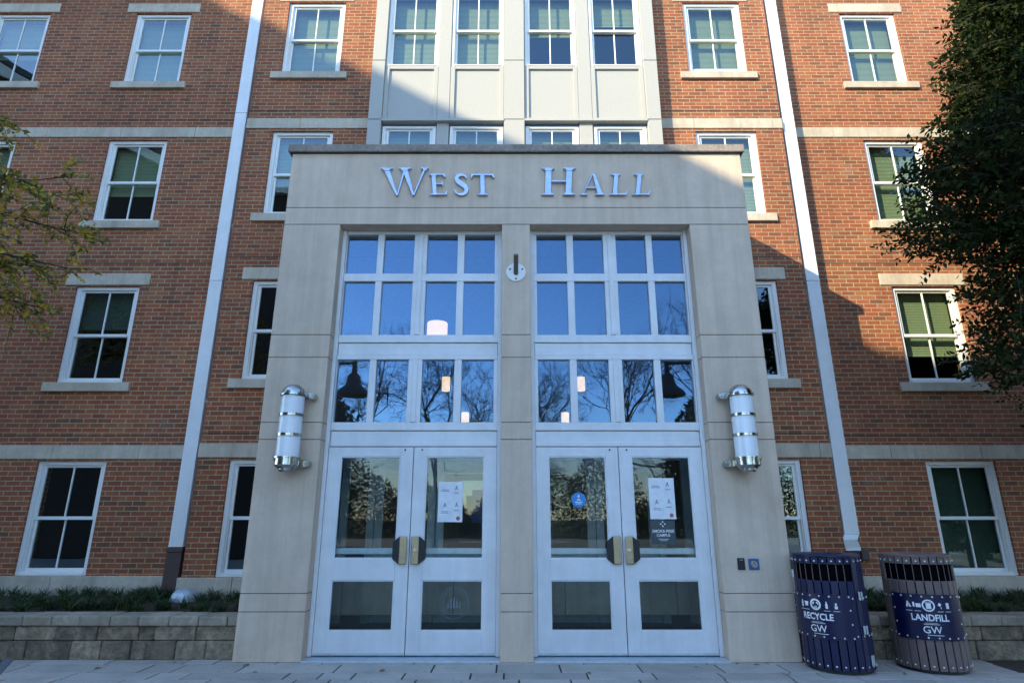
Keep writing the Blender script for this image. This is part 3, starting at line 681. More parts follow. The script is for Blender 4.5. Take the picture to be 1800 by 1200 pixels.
# ------------------------------------------------------------------ downspouts
def downspout(xa, xb, label, left):
    d = thing('downspout', ((xa+xb)/2, -0.12, 0.45), label, 'downspout', 'white downspouts in the wall corners')
    y0, y1 = -0.185, -0.055; zb = 1.0 if left else 1.16
    p = MB()
    for z0, z1 in ((zb, 4.70), (4.703, 7.60), (7.603, 10.5), (10.503, 11.38)): 
        p.box(xa, xb, y0, y1, z0, z1)
        p.box(xa-.004, xb+.004, y0-.004, y1+.004, z0, z0+0.012)
    p.build('pipe', M['gutter'], d, bevel=0.008, seg=2)
    s = MB()
    for z in (2.9, 5.6, 8.6): s.box(xa-.03, xb+.03, y0+0.05, -0.001, z, z+0.03)
    s.build('strap', M['gutter'], d)
    if left:
        MB().box(xa-.008, xb+.004, y0-.012, y1+.02, 0.42, 0.93).box(xa-.014, xb+.010, y0-.018, y1+.026, 0.93, 0.998).build('boot', M['brown'], d, bevel=0.012, seg=2)
    else:
        e = MB()
        pts = [(1.16, 0.0), (1.09, 0.035), (1.02, -0.03), (0.965, -0.03)]
        for k, (za, oa, zb_, ob) in enumerate(((1.158, 0.0, 1.085, -0.055), (1.083, -0.055, 1.0, -0.015), (0.998, -0.015, 0.955, -0.015))):
            e.v += []
            i = len(e.v)
            for z, o_ in ((zb_, ob), (za, oa)):
                e.v += [(xa+o_-.002, y0+o_*0.6, z), (xb+o_-.002, y0+o_*0.6, z), (xb+o_-.002, y1, z), (xa+o_-.002, y1, z)]
            for f in ((0,3,2,1),(4,5,6,7),(0,1,5,4),(1,2,6,5),(2,3,7,6),(3,0,4,7)): e.f.append(tuple(i+k2 for k2 in f))
        e.build('elbow', M['gutter'], d)
        MB().box(xa+.0, xb-.03, y0+.02, y1+.01, 0.42, 0.955).build('boot', M['brown'], d, bevel=0.01)
downspout(-4.45, -4.262, 'white square downspout with a brown iron boot in the corner left of the entrance', True)
downspout(4.33, 4.522, 'white square downspout ending in a kinked elbow above the blue bin', False)
o = MB().prism([(4.56, 0.83), (4.66, 0.83), (4.665, 0.93), (4.62, 0.985), (4.555, 0.96)], -0.10, -0.002).build('wall_vent', M['brown'], bevel=0.01); tag(o, 'small dark brown vent hood on the brick beside the kinked downspout', 'vent')
o = MB().lathe([(0.165, -0.02), (0.165, 0.03), (0.155, 0.075), (0.125, 0.115), (0.075, 0.142), (0.001, 0.15)], (-4.02, -0.42, 0.38), 24).build('splash_dome', M['galv'], smooth=True); tag(o, 'grey domed cap in the grass at the foot of the brown downspout boot', 'dome cap')

# card reader and door button
cr = thing('card_reader', (2.34, PF, 0.85), 'small black card reader on the right stone pier', 'card reader')
MB().box(2.303, 2.377, PF-0.022, PF-0.001, 0.85, 0.965).build('body', M['blackmetal'], cr, bevel=0.008, seg=2)
MB().box(2.325, 2.355, PF-0.024, PF-0.0225, 0.945, 0.950).build('light', M['galv'], cr)
db = thing('door_button', (2.47, PF, 0.86), 'square blue access button with a pale wheelchair symbol on the right stone pier', 'button')
MB().box(2.417, 2.523, PF-0.018, PF-0.001, 0.853, 0.958).build('plate', M['blueplate'], db, bevel=0.004)
MB().disc_y(2.47, PF-0.024, 0.906, 0.034, PF-0.0185, 24).build('button', M['steel'], db, bevel=0.003)
ic = MB(); ic.disc_y(2.466, PF-0.026, 0.925, 0.006, PF-0.0245, 10).box(2.462, 2.469, PF-0.026, PF-0.0245, 0.903, 0.918).box(2.469, 2.480, PF-0.026, PF-0.0245, 0.903, 0.908).box(2.478, 2.482, PF-0.0262, PF-0.0245, 0.890, 0.903)
ic.build('symbol', M['blueplate'], db)

# ------------------------------------------------------------------ notices on the door glass
GY = DY-0.006+0.024
def text_mesh(txt, size, bold=0.0, align='CENTER'):
    cu = bpy.data.curves.new('text', 'FONT'); cu.body = txt; cu.size = size; cu.align_x = align; cu.offset = bold; cu.resolution_u = 3
    ob = bpy.data.objects.new('text', cu); col.objects.link(ob)
    dg = bpy.context.evaluated_depsgraph_get(); dg.update()
    me = bpy.data.meshes.new_from_object(ob.evaluated_get(dg))
    vs = [tuple(v.co) for v in me.vertices]; fs = [tuple(p.vertices) for p in me.polygons]
    bpy.data.objects.remove(ob); bpy.data.curves.remove(cu); bpy.data.meshes.remove(me)
    return vs, fs
def add_text(mb, txt, size, x, z, y, bold=0.0, sx=1.0):
    vs, fs = text_mesh(txt, size, bold); i = len(mb.v)
    mb.v += [(x+a*sx, y, z+b) for a, b, c in vs]; mb.f += [tuple(i+k for k in f) for f in fs]
def poster(x0, x1, z0, z1, label):
    p = thing('poster', ((x0+x1)/2, GY+.012, z0), label, 'poster', 'white posters on the door glass')
    y = GY-0.006
    MB().box(x0, x1, y, y+0.002, z0, z1).build('sheet', M['paper'], p)
    W, Hh = x1-x0, z1-z0; k = MB(); yy = y-.0008
    X = lambda u: x0+W*u
    Z = lambda v: z0+Hh*v
    for u, v_, wd in ((0.28, 0.80, 0.30), (0.28, 0.765, 0.34), (0.75, 0.72, 0.2), (0.28, 0.26, 0.26), (0.28, 0.225, 0.3), (0.75, 0.29, 0.22)):
        k.box(X(u-wd/2), X(u+wd/2), yy, yy+.0006, Z(v_-0.009), Z(v_+0.009))
    for u, v_ in ((0.74, 0.85), (0.28, 0.42), (0.76, 0.43)):
        k.disc_y(X(u), yy, Z(v_+0.03), 0.010, yy+.0006, 12)
        k.prism([(X(u-.07), Z(v_-.055)), (X(u-.02), Z(v_-.055)), (X(u), Z(v_-.015)), (X(u+.04), Z(v_-.055)), (X(u+.08), Z(v_-.05)), (X(u+.03), Z(v_+.01)), (X(u-.03), Z(v_+.01))], yy-.0003, yy+.0006)
    k.build('print', M['ink'], p)
    q = MB(); q.disc_y(X(0.83), yy, Z(0.09), 0.022, yy+.0006, 16).build('stamp', M['redink'], p)
poster(-0.80, -0.535, 1.315, 1.735, 'white notice on the glass of the door just left of the middle pier')
poster(1.487, 1.765, 1.345, 1.775, 'white notice on the glass of the far right door')
st = thing('door_sticker', (0.722, GY, 1.47), 'round blue sticker on the glass of the door right of the middle pier', 'sticker')
MB().disc_y(0.722, GY-0.006, 1.545, 0.078, GY-0.004, 36).build('disc', M['bluesticker'], st)
k = MB(); k.disc_y(0.722, GY-0.0075, 1.583, 0.014, GY-.0062, 12).prism([(0.70, 1.50+.035), (0.715, 1.56), (0.73, 1.56), (0.748, 1.535), (0.735, 1.535), (0.722, 1.545), (0.71, 1.535)], GY-.0075, GY-.0062)
for z, wd in ((1.522, 0.08), (1.505, 0.06)): k.box(0.722-wd/2, 0.722+wd/2, GY-.0075, GY-.0062, z-.004, z+.004)
k.build('symbol', M['signwhite'], st)
dc = thing('door_decal', (1.60, GY, 1.10), 'dark decal with white smoke-free campus lettering below the notice on the far right door', 'decal')
MB().box(1.485, 1.745, GY-.005, GY-.003, 1.09, 1.335).build('film', plain('smoked_film', (0.05, 0.065, 0.07), 0.5), dc)
k = MB(); yy = GY-.0062
add_text(k, 'SMOKE-FREE', 0.042, 1.615, 1.208, yy, 0.0008); add_text(k, 'CAMPUS', 0.038, 1.615, 1.168, yy, 0.0008)
k.box(1.56, 1.67, yy, yy+.0008, 1.140, 1.144).box(1.575, 1.655, yy, yy+.0008, 1.125, 1.129)
for q in range(4):
    an = math.pi/2*q; k.box(1.615+.022*math.cos(an)-.007, 1.615+.022*math.cos(an)+.007, yy, yy+.0008, 1.295+.022*math.sin(an)-.007, 1.295+.022*math.sin(an)+.007)
k.build('lettering', M['signwhite'], dc)
bn = thing('blue_notice', (-0.43, 0.33, 1.3), 'blue notice on the inner door right of the white notice', 'notice')
MB().box(-0.56, -0.30, 0.335, 0.338, 1.30, 1.74).build('sheet', M['blueplate'], bn)
k = MB()
for z, wd in ((1.62, .17), (1.58, .2), (1.5, .16), (1.42, .2)): k.box(-0.43-wd/2, -0.43+wd/2, 0.333, 0.3345, z-.012, z+.012)
k.build('print', M['frost'], bn)
sl_ = thing('door_seal', (-0.64, GY, 0.3), 'faint round emblem etched on the lower glass of the door left of the middle pier', 'emblem')
k = MB(); c = (-0.60, GY-.004, 0.515)
for ra, rb in ((0.155, 0.148), (0.112, 0.106)):
    n = 48
    for q in range(n):
        a0, a1 = 2*math.pi*q/n, 2*math.pi*(q+1)/n
        k.quad(*[(c[0]+r_*math.cos(a), c[1], c[2]+r_*math.sin(a)) for r_, a in ((ra, a0), (ra, a1), (rb, a1), (rb, a0))])
for q in range(28):
    if 19 <= q <= 23: continue
    a = 2*math.pi*q/28; x, z = c[0]+0.13*math.cos(a), c[2]+0.13*math.sin(a); k.box(x-.005, x+.005, c[1], c[1]+.001, z-.007, z+.007)
for dx, hh in ((-.06, .05), (-.03, .075), (0, .10), (.03, .075), (.06, .05)): k.prism([(c[0]+dx-.011, c[2]-.05), (c[0]+dx+.011, c[2]-.05), (c[0]+dx+.008, c[2]-.05+hh), (c[0]+dx, c[2]-.03+hh), (c[0]+dx-.008, c[2]-.05+hh)], c[1], c[1]+.001)
k.build('rings', M['frost'], sl_)

# ------------------------------------------------------------------ retaining walls
def retaining(xa, xb, label, seed):
    r = random.Random(seed)
    t = thing('retaining_wall', ((xa+xb)/2, -1.70, 0), label, 'low wall', 'low block walls holding the planting beds')
    c = MB(); x = xa
    while x < xb-0.02:
        x1 = min(x + r.uniform(0.285, 0.315), xb); dy = r.uniform(-.006, .006); dz = r.uniform(-.003, .003)
        c.prism([(x+.003, 0.304), (x1-.003, 0.304), (x1-.003, 0.398+dz), (x+.003, 0.398+dz)], -1.715+dy, -1.40); x = x1
    c.build('cap', M['capblock'], t, bevel=0.014, seg=2)
    for z0, z1 in ((0.168, 0.300), (-0.02, 0.163)):
        c = MB(); x = xa
        while x < xb-0.02:
            x1 = min(x + r.choice([0.16, 0.30, 0.42, 0.46]), xb); dy = r.uniform(-.012, .008)
            if xb-x1 < 0.1: x1 = xb
            c.box(x+.003, x1-.003, -1.685+dy, -1.44, z0, z1); x = x1
        c.build('block_course', M['block'], t, bevel=0.012, seg=2)
    MB().box(xa+.01, xb-.01, -1.66, -1.45, -0.03, 0.36).build('core', M['dark'], t)
retaining(-12.5, -2.75, 'low tumbled block wall holding the planting bed left of the entrance', 5)
retaining(2.856, 12.5, 'low tumbled block wall holding the planting bed behind the bins', 6)
mb = MB()
mb.quad((-12.5,-1.45,0.355),(-2.75,-1.45,0.355),(-2.75,-.03,0.40),(-12.5,-.03,0.40)); mb.quad((2.86,-1.45,0.355),(12.5,-1.45,0.355),(12.5,-.03,0.40),(2.86,-.03,0.40))
o = mb.build('soil_bed', M['mulch']); tag(o, kind='structure')

def mesh_np(name, verts, faces4, m, parent=None, tris=False):
    me = bpy.data.meshes.new(name); k = faces4.shape[1]
    me.vertices.add(len(verts)); me.vertices.foreach_set('co', verts.astype('f').ravel())
    me.loops.add(faces4.size); me.loops.foreach_set('vertex_index', faces4.astype('i').ravel())
    me.polygons.add(len(faces4)); me.polygons.foreach_set('loop_start', (np.arange(len(faces4))*k).astype('i')); me.polygons.foreach_set('loop_total', np.full(len(faces4), k, 'i'))
    me.update(calc_edges=True); me.validate(); me.materials.append(m)
    o = bpy.data.objects.new(name, me); col.objects.link(o)
    if parent: o.parent = parent; o.location = -parent.location; ORG[o.name] = Vector()
    return o
def grass(xa, xb, n, seed, name):
    g = np.random.default_rng(seed); 
    # tufts
    nt_ = n//60; tx = g.uniform(xa+.05, xb-.02, nt_); ty = g.uniform(-1.40, -0.10, nt_)
    ti = g.integers(0, nt_, n); bx = tx[ti]+g.normal(0, .02, n); by = ty[ti]+g.normal(0, .025, n)
    if xa < -4.0 < xb:                       # bare round the domed cap
        keep = ~((np.abs(bx+4.02) < 0.24) & (by > -0.95)); bx, by = bx[keep], by[keep]; n = len(bx)
    bz = 0.355 + (by+1.45)*0.03
    L = g.uniform(0.17, 0.36, n); an = g.uniform(0, 2*np.pi, n); lean = g.uniform(0.6, 1.3, n); wd = g.uniform(0.004, 0.008, n)
    dx, dy = np.cos(an), np.sin(an); V = []
    S = 4
    for k in range(S+1):
        t = k/S; th = lean*1.45*t
        out = L*lean*(t**1.6)*0.75; up = L*(t - 0.62*lean*t*t)
        px, py, pz = bx+dx*out, by+dy*out, bz+up*0.8
        ww = wd*(1-t*0.92)
        V.append(np.stack([px-dy*ww, py+dx*ww, pz], 1)); V.append(np.stack([px+dy*ww, py-dx*ww, pz], 1))
    V = np.stack(V, 1)                   # n, 2(S+1), 3
    V[:, :, 1] = np.minimum(V[:, :, 1], -0.04); V[:, :, 0] = np.clip(V[:, :, 0], xa, xb)
    base = (np.arange(n)*2*(S+1))[:, None]
    F = np.concatenate([base + np.array([2*k, 2*k+1, 2*k+3, 2*k+2]) for k in range(S)], 0)
    o = mesh_np(name, V.reshape(-1, 3), F, M['grass']); tag(o, kind='stuff'); return o
o = grass(-10.5, -2.78, 17000, 1, 'grass'); tag(o, 'dark green strappy grass filling the planting bed left of the entrance', 'grass')
o = grass(2.90, 10.5, 15000, 2, 'grass'); tag(o, 'dark green strappy grass filling the planting bed behind the bins', 'grass')

# ------------------------------------------------------------------ bins
def bin_(x, y, face, kind, label):
    t = thing('slatted_bin', (0, 0, 0), label, 'bin', 'round slatted bins beside the entrance')
    body = 'navy' if kind == 'RECYCLE' else 'taupe'
    r = 0.305; ns = 26; op = 72
    s = MB()
    def seg(a0, a1, z0, z1, r0=r-0.02, r1=r):
        i = len(s.v)
        for z in (z0, z1):
            for rr, a in ((r1, a0), (r1, a1), (r0, a1), (r0, a0)): s.v.append((rr*math.sin(a), -rr*math.cos(a), z))
        for f in ((0,1,2,3)[::-1], (4,5,6,7), (0,1,5,4), (1,2,6,5), (2,3,7,6), (3,0,4,7)): s.f.append(tuple(i+k for k in f))
    rivets = []
    for k in range(ns):
        a = (k+0.5)*2*math.pi/ns; d = math.degrees(a); d = d-360 if d > 180 else d
        h = math.pi/ns*0.86
        if abs(d) < op:
            seg(a-h, a+h, 0.03, 0.79); seg(a-h, a+h, 0.935, 1.0)
        else: seg(a-h, a+h, 0.03, 1.0)
        zs = [0.965, 0.065] + ([] if abs(d) < 58 or abs(d) > 150 else [0.64, 0.32])
        for z in zs:
            rivets.append((a, z, r+0.0005))
    s.build('slats', M[body], t, bevel=0.004)
    MB().lathe([(r-0.028, 0.03), (r-0.028, 0.985), (r-0.045, 0.985), (r-0.045, 0.06), (0.001, 0.06)], (0, 0, 0), 40).build('liner', M['liner'], t, smooth=True, auto=40)
    ps = MB()
    for k in range(ns):
        a = k*2*math.pi/ns; d = math.degrees(a); d = d-360 if d > 180 else d
        if abs(d) < op-4:
            q = Vector((math.sin(a), -math.cos(a), 0))*(r-0.016); ps.tube([q+Vector((0, 0, .775)), q+Vector((0, 0, .95))], 0.0035, 6)
    ps.build('posts', M['taupe'], t)
    MB().lathe([(r+0.004, 1.001), (r+0.004, 1.016), (r-0.012, 1.022), (r-0.14, 1.022), (r-0.145, 1.0), (r-0.14, 0.99), (r-0.03, 0.99)], (0, 0, 0), 44).lathe([(r-0.14, 0.99), (0.001, 0.97)], (0, 0, 0), 44).build('lid', M[body], t, smooth=True, auto=40)
    MB().lathe([(r-0.03, 0.0), (r-0.03, 0.031)], (0, 0, 0), 32).build('base', M['blackmetal'], t)
    # curved sign
    half = R(58); rs = r+0.010; zb, zt = 0.285, 0.675
    MB().lathe([(rs-.006, zb), (rs, zb), (rs, zt), (rs-.006, zt)], (0, 0, 0), 30, -half, half).build('sign_panel', M['navysign'], t, smooth=True, auto=40)
    k = MB(); rw = rs+0.0015
    def flat(poly): i = len(k.v); k.v += [(a, 0, z) for a, z in poly]; k.f.append(tuple(range(i, i+len(poly))))
    def disc(cx, cz, rr, n=20, hole=0):
        for q in range(n):
            a0, a1 = 2*math.pi*q/n, 2*math.pi*(q+1)/n
            flat([(cx+rr*math.cos(a0), cz+rr*math.sin(a0)), (cx+rr*math.cos(a1), cz+rr*math.sin(a1)), (cx+hole*math.cos(a1), cz+hole*math.sin(a1)), (cx+hole*math.cos(a0), cz+hole*math.sin(a0))])
    def rect(a, b, c, d): flat([(a, c), (b, c), (b, d), (a, d)])
    add_text(k, kind, 0.078, 0.0, 0.450, 0, 0.0020, 0.90)
    add_text(k, 'GW', 0.085, 0.0, 0.345, 0, 0.0005, 1.0)
    rect(-.062, .068, .418, .422); rect(-.045, .085, .327, .331); rect(-.05, .05, .428, .4305)
    cz = 0.580
    if kind == 'RECYCLE':
        disc(0, cz, 0.050, 28, 0.034)
        for q in range(3):                                   # three chasing arrows
            a0 = R(90+120*q)
            def P(rr, da): return (rr*math.cos(a0+R(da)), cz+rr*math.sin(a0+R(da)))
            for da in (-95, -80, -65): flat([P(.028, da), P(.028, da+15), P(.018, da+15), P(.018, da)])
            flat([P(.033, -50), P(.023, -22), P(.012, -50)])
        rect(-.148, -.128, cz-.03, cz+.02); rect(-.144, -.132, cz+.021, cz+.032)         # bottle
        flat([(-.105, cz-.02), (-.075, cz-.02), (-.068, cz+.02), (-.112, cz+.02)])        # tub
        rect(.088, .108, cz-.03, cz+.01); rect(.093, .103, cz+.01, cz+.03)                # bottle
        rect(.165, .19, cz-.03, cz-.005); rect(.17, .185, cz, cz+.02)                     # can
        for a in (-.138, -.09, .098, .178): rect(a-.028, a+.028, cz-.052, cz-.048)
    else:
        disc(0, cz, 0.052, 28, 0.040)
        rect(-.020, .020, cz-.028, cz+.018); rect(-.026, .026, cz+.021, cz+.027)          # can symbol
        flat([(-.182, cz-.02), (-.165, cz-.02), (-.155, cz+.03), (-.17, cz+.03)]); flat([(-.155, cz-.02), (-.135, cz-.02), (-.15, cz+.012), (-.16, cz+.012)])
        rect(-.125, -.108, cz-.015, cz+.025); rect(-.10, -.06, cz-.018, cz+.015)
        flat([(.075, cz+.005), (.09, cz+.028), (.108, cz+.012), (.094, cz-.008)]); flat([(.095, cz-.012), (.108, cz-.012), (.10, cz-.03)])
        rect(.148, .175, cz-.025, cz+.025)
        for a in (-.16, -.09, .092, .162): rect(a-.026, a+.026, cz-.052, cz-.048)
    # subdivide then wrap round the cylinder
    bm = bmesh.new(); vv = [bm.verts.new(p) for p in k.v]
    for f in k.f:
        try: bm.faces.new([vv[q] for q in f])
        except ValueError: pass
    for xx in np.arange(-0.26, 0.261, 0.02):
        bmesh.ops.bisect_plane(bm, geom=bm.verts[:]+bm.edges[:]+bm.faces[:], plane_co=(xx, 0, 0), plane_no=(1, 0, 0))
    for v_ in bm.verts:
        a = v_.co.x/rw; v_.co = (rw*math.sin(a), -rw*math.cos(a), v_.co.z)
    k2 = MB(); bm.verts.index_update(); k2.v = [tuple(v_.co) for v_ in bm.verts]; k2.f = [tuple(q.index for q in f.verts) for f in bm.faces]; bm.free()
    k2.build('lettering', M['signwhite'], t)
    for a in np.linspace(-54, 54, 8):
        for z in (0.655, 0.305): rivets.append((R(a), z, rs+.0005))
    for a in (-54, 54):
        for z in (0.54, 0.42): rivets.append((R(a), z, rs+.0005))
    first = None
    for a, z, rr in rivets:
        if first is None:
            first = MB().lathe([(0.0085, 0), (0.0075, 0.003), (0.004, 0.005), (0.0005, 0.0055)], (0, 0, 0), 8).build('rivet', M['rivet'], t); o = first
        else:
            o = first.copy(); col.objects.link(o)
        o.location = (rr*math.sin(a), -rr*math.cos(a), z); o.rotation_euler = (R(90), 0, a)
    if kind == 'RECYCLE':
        for z in (0.66, 0.37):
            hg = MB(); 
            for a0, a1 in ((74, 79), (80.5, 85.5)):
                hg.lathe([(r+.001, z-.035), (r+.010, z-.035), (r+.010, z+.035), (r+.001, z+.035)], (0, 0, 0), 4, R(a0), R(a1))
            hg.build('hinge', M['galv'], t)
        MB().lathe([(r+.001, 0.07), (r+.004, 0.07), (r+.004, 0.155), (r+.001, 0.155)], (0, 0, 0), 4, R(84), R(97)).build('plate', M['galv'], t)
    t.location = (x, y, 0); t.rotation_euler = (0, 0, R(face))
    return t
bin_(3.10, -2.07, -52, 'RECYCLE', 'navy blue slatted bin with a RECYCLE sign beside the stone pier')
bin_(3.98, -2.07, -24, 'LANDFILL', 'taupe grey slatted bin with a navy LANDFILL sign')

# ------------------------------------------------------------------ trees
def leaf_cloud(P, D, U, L, W, m, name, parent):
    """diamond leaves: P base, D direction, U side vector"""
    n = len(P); fold = np.cross(D, U)
    V = np.empty((n, 4, 3))
    V[:, 0] = P; V[:, 1] = P + D*L[:, None]*0.5 + U*W[:, None] + fold*L[:, None]*0.06
    V[:, 2] = P + D*L[:, None] - fold*L[:, None]*0.05; V[:, 3] = P + D*L[:, None]*0.5 - U*W[:, None] + fold*L[:, None]*0.06
    F = np.arange(n*4).reshape(n, 4)
    return mesh_np(name, V.reshape(-1, 3), F, m, parent)
def unit(a): return a/np.maximum(np.linalg.norm(a, axis=-1, keepdims=True), 1e-9)
def sprays(g, starts, dirs, lens, per, leafL, leafW, droop=0.25):
    """twigs with alternate leaves; returns leaf arrays and twig polylines"""
    P, D, U, Ls, Ws, T = [], [], [], [], [], []
    for s, d, ln in zip(starts, dirs, lens):
        side = unit(np.cross(d, g.normal(size=3))); n = max(4, int(per*ln)); pts = []
        for k in range(n+1):
            t = k/n; p = s + d*ln*t + np.array([0, 0, -droop*ln*t*t]) + side*math.sin(t*3)*0.03*ln
            pts.append(p)
            if k > 1:
                sg = 1 if k % 2 else -1
                dd = unit(d*0.6 + side*sg*0.9 + g.normal(size=3)*0.35 + np.array([0, 0, -0.15]))
                P.append(p); D.append(dd); U.append(unit(np.cross(dd, unit(np.cross(d, side)+g.normal(size=3)*0.5))))
                q = g.uniform(0.7, 1.25); Ls.append(leafL*q); Ws.append(leafW*q)
        T.append(pts)
    return np.array(P), np.array(D), np.array(U), np.array(Ls), np.array(Ws), T

def right_tree():
    g = np.random.default_rng(11); bx, by = 6.8, -2.75
    t = thing('leafy_tree', (bx, by, 0), 'dense dark green leafy tree overhanging the sunlit wall on the right', 'tree')
    tr = MB(); tr.tube([(bx, by, -0.05), (bx+.02, by, 0.6), (bx-.03, by+.03, 2.0), (bx+.03, by, 4.0), (bx, by-.02, 6.5), (bx+.05, by, 9.0)], [0.17, 0.13, 0.115, 0.095, 0.06, 0.02], 12)
    def rad(z):      # crown radius towards the wall-left side by height
        zs = [1.9, 2.3, 2.6, 2.9, 3.5, 4.0, 4.7, 5.3, 5.7, 7.2, 8.2, 9.5]; rs = [0.3, 1.55, 1.9, 2.05, 1.95, 2.0, 2.35, 2.15, 1.7, 1.3, 1.1, 0.4]
        return np.interp(z, zs, rs)
    starts, dirs, lens = [], [], []
    for k in range(12500):
        z = (g.uniform(2.2, 5.2), g.uniform(4.0, 9.2), g.uniform(5.0, 8.6))[g.integers(0, 3)]; a = g.uniform(0, 2*np.pi); rr = rad(z)*math.sqrt(g.uniform(0.04, 1.0))
        lump = 0.88 + 0.34*mnoise.noise(Vector((math.cos(a)*2.2, math.sin(a)*2.2, z*1.5)))
        rr *= lump
        if mnoise.noise(Vector((math.cos(a)*rr*1.6+5, math.sin(a)*rr*1.6, z*1.7))) < -0.28 and z < 5: continue
        p = np.array([bx+math.cos(a)*rr, by+math.sin(a)*rr*0.62, z])
        out = np.array([math.cos(a), math.sin(a), g.uniform(0.1, 0.9)])
        starts.append(p); dirs.append(unit(out+g.normal(size=3)*0.45)); lens.append(g.uniform(0.28, 0.6))
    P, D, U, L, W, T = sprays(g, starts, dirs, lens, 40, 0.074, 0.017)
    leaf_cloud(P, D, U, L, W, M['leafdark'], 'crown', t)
    for k in range(60):
        z0 = g.uniform(1.9, 7.5); a = g.uniform(0, 2*np.pi); rr = rad(z0+0.7)*0.8
        e = Vector((bx+math.cos(a)*rr, by+math.sin(a)*rr, z0+rr*0.55)); s0 = Vector((bx, by, z0)); mid = s0.lerp(e, 0.5)+Vector((0, 0, 0.12))
        tr.tube([s0, mid, e], [0.035, 0.02, 0.006], 6)
    for pts in T[::3]: tr.tube([pts[0], pts[len(pts)//2], pts[-1]], [0.005, 0.004, 0.002], 3, cap=False)
    tr.build('trunk', M['bark'], t, smooth=True)
right_tree()
def left_tree():
    g = np.random.default_rng(5); bx, by = -7.0, -2.7
    t = thing('autumn_tree', (bx, by, 0), 'thin autumn tree with yellowing leaves reaching in from the left edge', 'tree')
    tr = MB(); tr.tube([(bx, by, -0.05), (bx+.02, by, 0.5), (bx+.05, by+.02, 2.2), (bx-.03, by, 4.2), (bx, by, 6.5)], [0.12, 0.09, 0.075, 0.05, 0.015], 10)
    starts, dirs, lens = [], [], []
    limbs = []
    for k in range(17):
        z0 = g.uniform(3.35, 5.3); a = R(g.uniform(-55, 50)) if k < 11 else g.uniform(0, 2*np.pi)
        ln = g.uniform(1.5, 2.35) if k < 11 else g.uniform(1.0, 1.8)
        s0 = Vector((bx, by, z0)); e = s0 + Vector((math.cos(a)*ln, math.sin(a)*ln*0.7, g.uniform(-0.15, 0.65)))
        mid = s0.lerp(e, 0.5)+Vector((0, 0, 0.18)); tr.tube([s0, mid, e], [0.028, 0.016, 0.004], 6)
        for q in range(22):
            u = g.uniform(0.3, 1.0); p = (s0.lerp(mid, u*2) if u < .5 else mid.lerp(e, u*2-1))
            starts.append(np.array(p)); dirs.append(unit(np.array([math.cos(a), math.sin(a), 0.0])+g.normal(size=3)*0.65)); lens.append(g.uniform(0.2, 0.5))
    P, D, U, L, W, T = sprays(g, starts, dirs, lens, 46, 0.066, 0.020, 0.35)
    leaf_cloud(P, D, U, L, W, M['leafyellow'], 'crown', t)
    for pts in T: tr.tube([pts[0], pts[len(pts)//2], pts[-1]], [0.005, 0.0035, 0.0015], 4, cap=False)
    tr.build('trunk', M['bark'], t, smooth=True)
left_tree()

# ------------------------------------------------------------------ what stands behind the camera, seen in the glass
def gable_hall():
    L = -14.0
    t = thing('gabled_building', (-18, L, 0), 'tall brick hall with a white-trimmed gable reflected in the upper windows', 'building')
    ex, ez, pitch = -11.86, 14.77, 0.60; rx = -27.0; rz = ez + (ex-rx)*pitch; lx = 2*rx-ex
    b = MB(); b.prism([(lx+.6, 0), (ex-.25, 0), (ex-.25, ez-.3), (rx, rz-.45), (lx+.6, ez-.3)], L-16, L-0.35)
    b.build('wall', M['farbrick'], t, recalc=True)
    r = MB(); r.prism([(ex, ez), (rx, rz), (lx, ez), (lx, ez-.28), (rx, rz-.30), (ex, ez-.28)], L-16.3, L)
    r.build('roof', M['roof'], t, recalc=True)
    c = MB(); c.prism([(ex-.1, ez-.32), (rx, rz-.36), (lx+.1, ez-.32), (lx+.1, ez-.75), (rx, rz-.9), (ex-.1, ez-.75)], L-0.34, L-0.02)
    c.build('cornice', M['white'], t, recalc=True)
    # lower flat-roofed end
    f = MB().box(ex-.24, -7.7, L-3.2, L-0.3, 0, 14.35); f.build('side_wing', M['farbrick'], t)
    MB().box(ex+.02, -7.45, L-3.4, L, 14.36, 14.70).build('parapet', M['white'], t)
    MB().prism([(rx-3, rz-6.0), (rx+3, rz-6.0), (rx+3, rz-4.6), (rx, rz-3.2), (rx-3, rz-4.6)], L-.34, L-.26).build('vent_panel', M['white'], t)
    for z in (13.5, 16.5):
        for x in (-24.5, -29.5):
            w_ = MB().box(x-.6, x+.6, L-.30, L-.2, z, z+1.8)
            q = w_.build('window', M['white'], t); MB().box(x-.5, x-.03, L-.199, L-.19, z+.1, z+1.7).box(x+.03, x+.5, L-.199, L-.19, z+.1, z+1.7).build('pane', M['blackmetal'], q)
gable_hall()
def branch(mb, p, d, ln, r, depth, g, spread=0.6):
    n = 3; pts = [p]; q = p
    for k in range(n):
        d = (d + Vector(g.normal(size=3))*0.10 + Vector((0, 0, 0.05))).normalized(); q = q + d*ln/n; pts.append(q)
    mb.tube(pts, [r, r*.88, r*.76, r*.66], 3 if depth < 4 else 6, cap=False)
    if depth == 0: return
    kids = 3 if depth > 1 else 4
    for k in range(kids):
        s = pts[g.integers(1, 4)] if k else pts[-1]
        nd = (d*1.0 + Vector(g.normal(size=3))*spread).normalized()
        branch(mb, s, nd, ln*g.uniform(.64, .84), r*g.uniform(.58, .72), depth-1, g, spread)
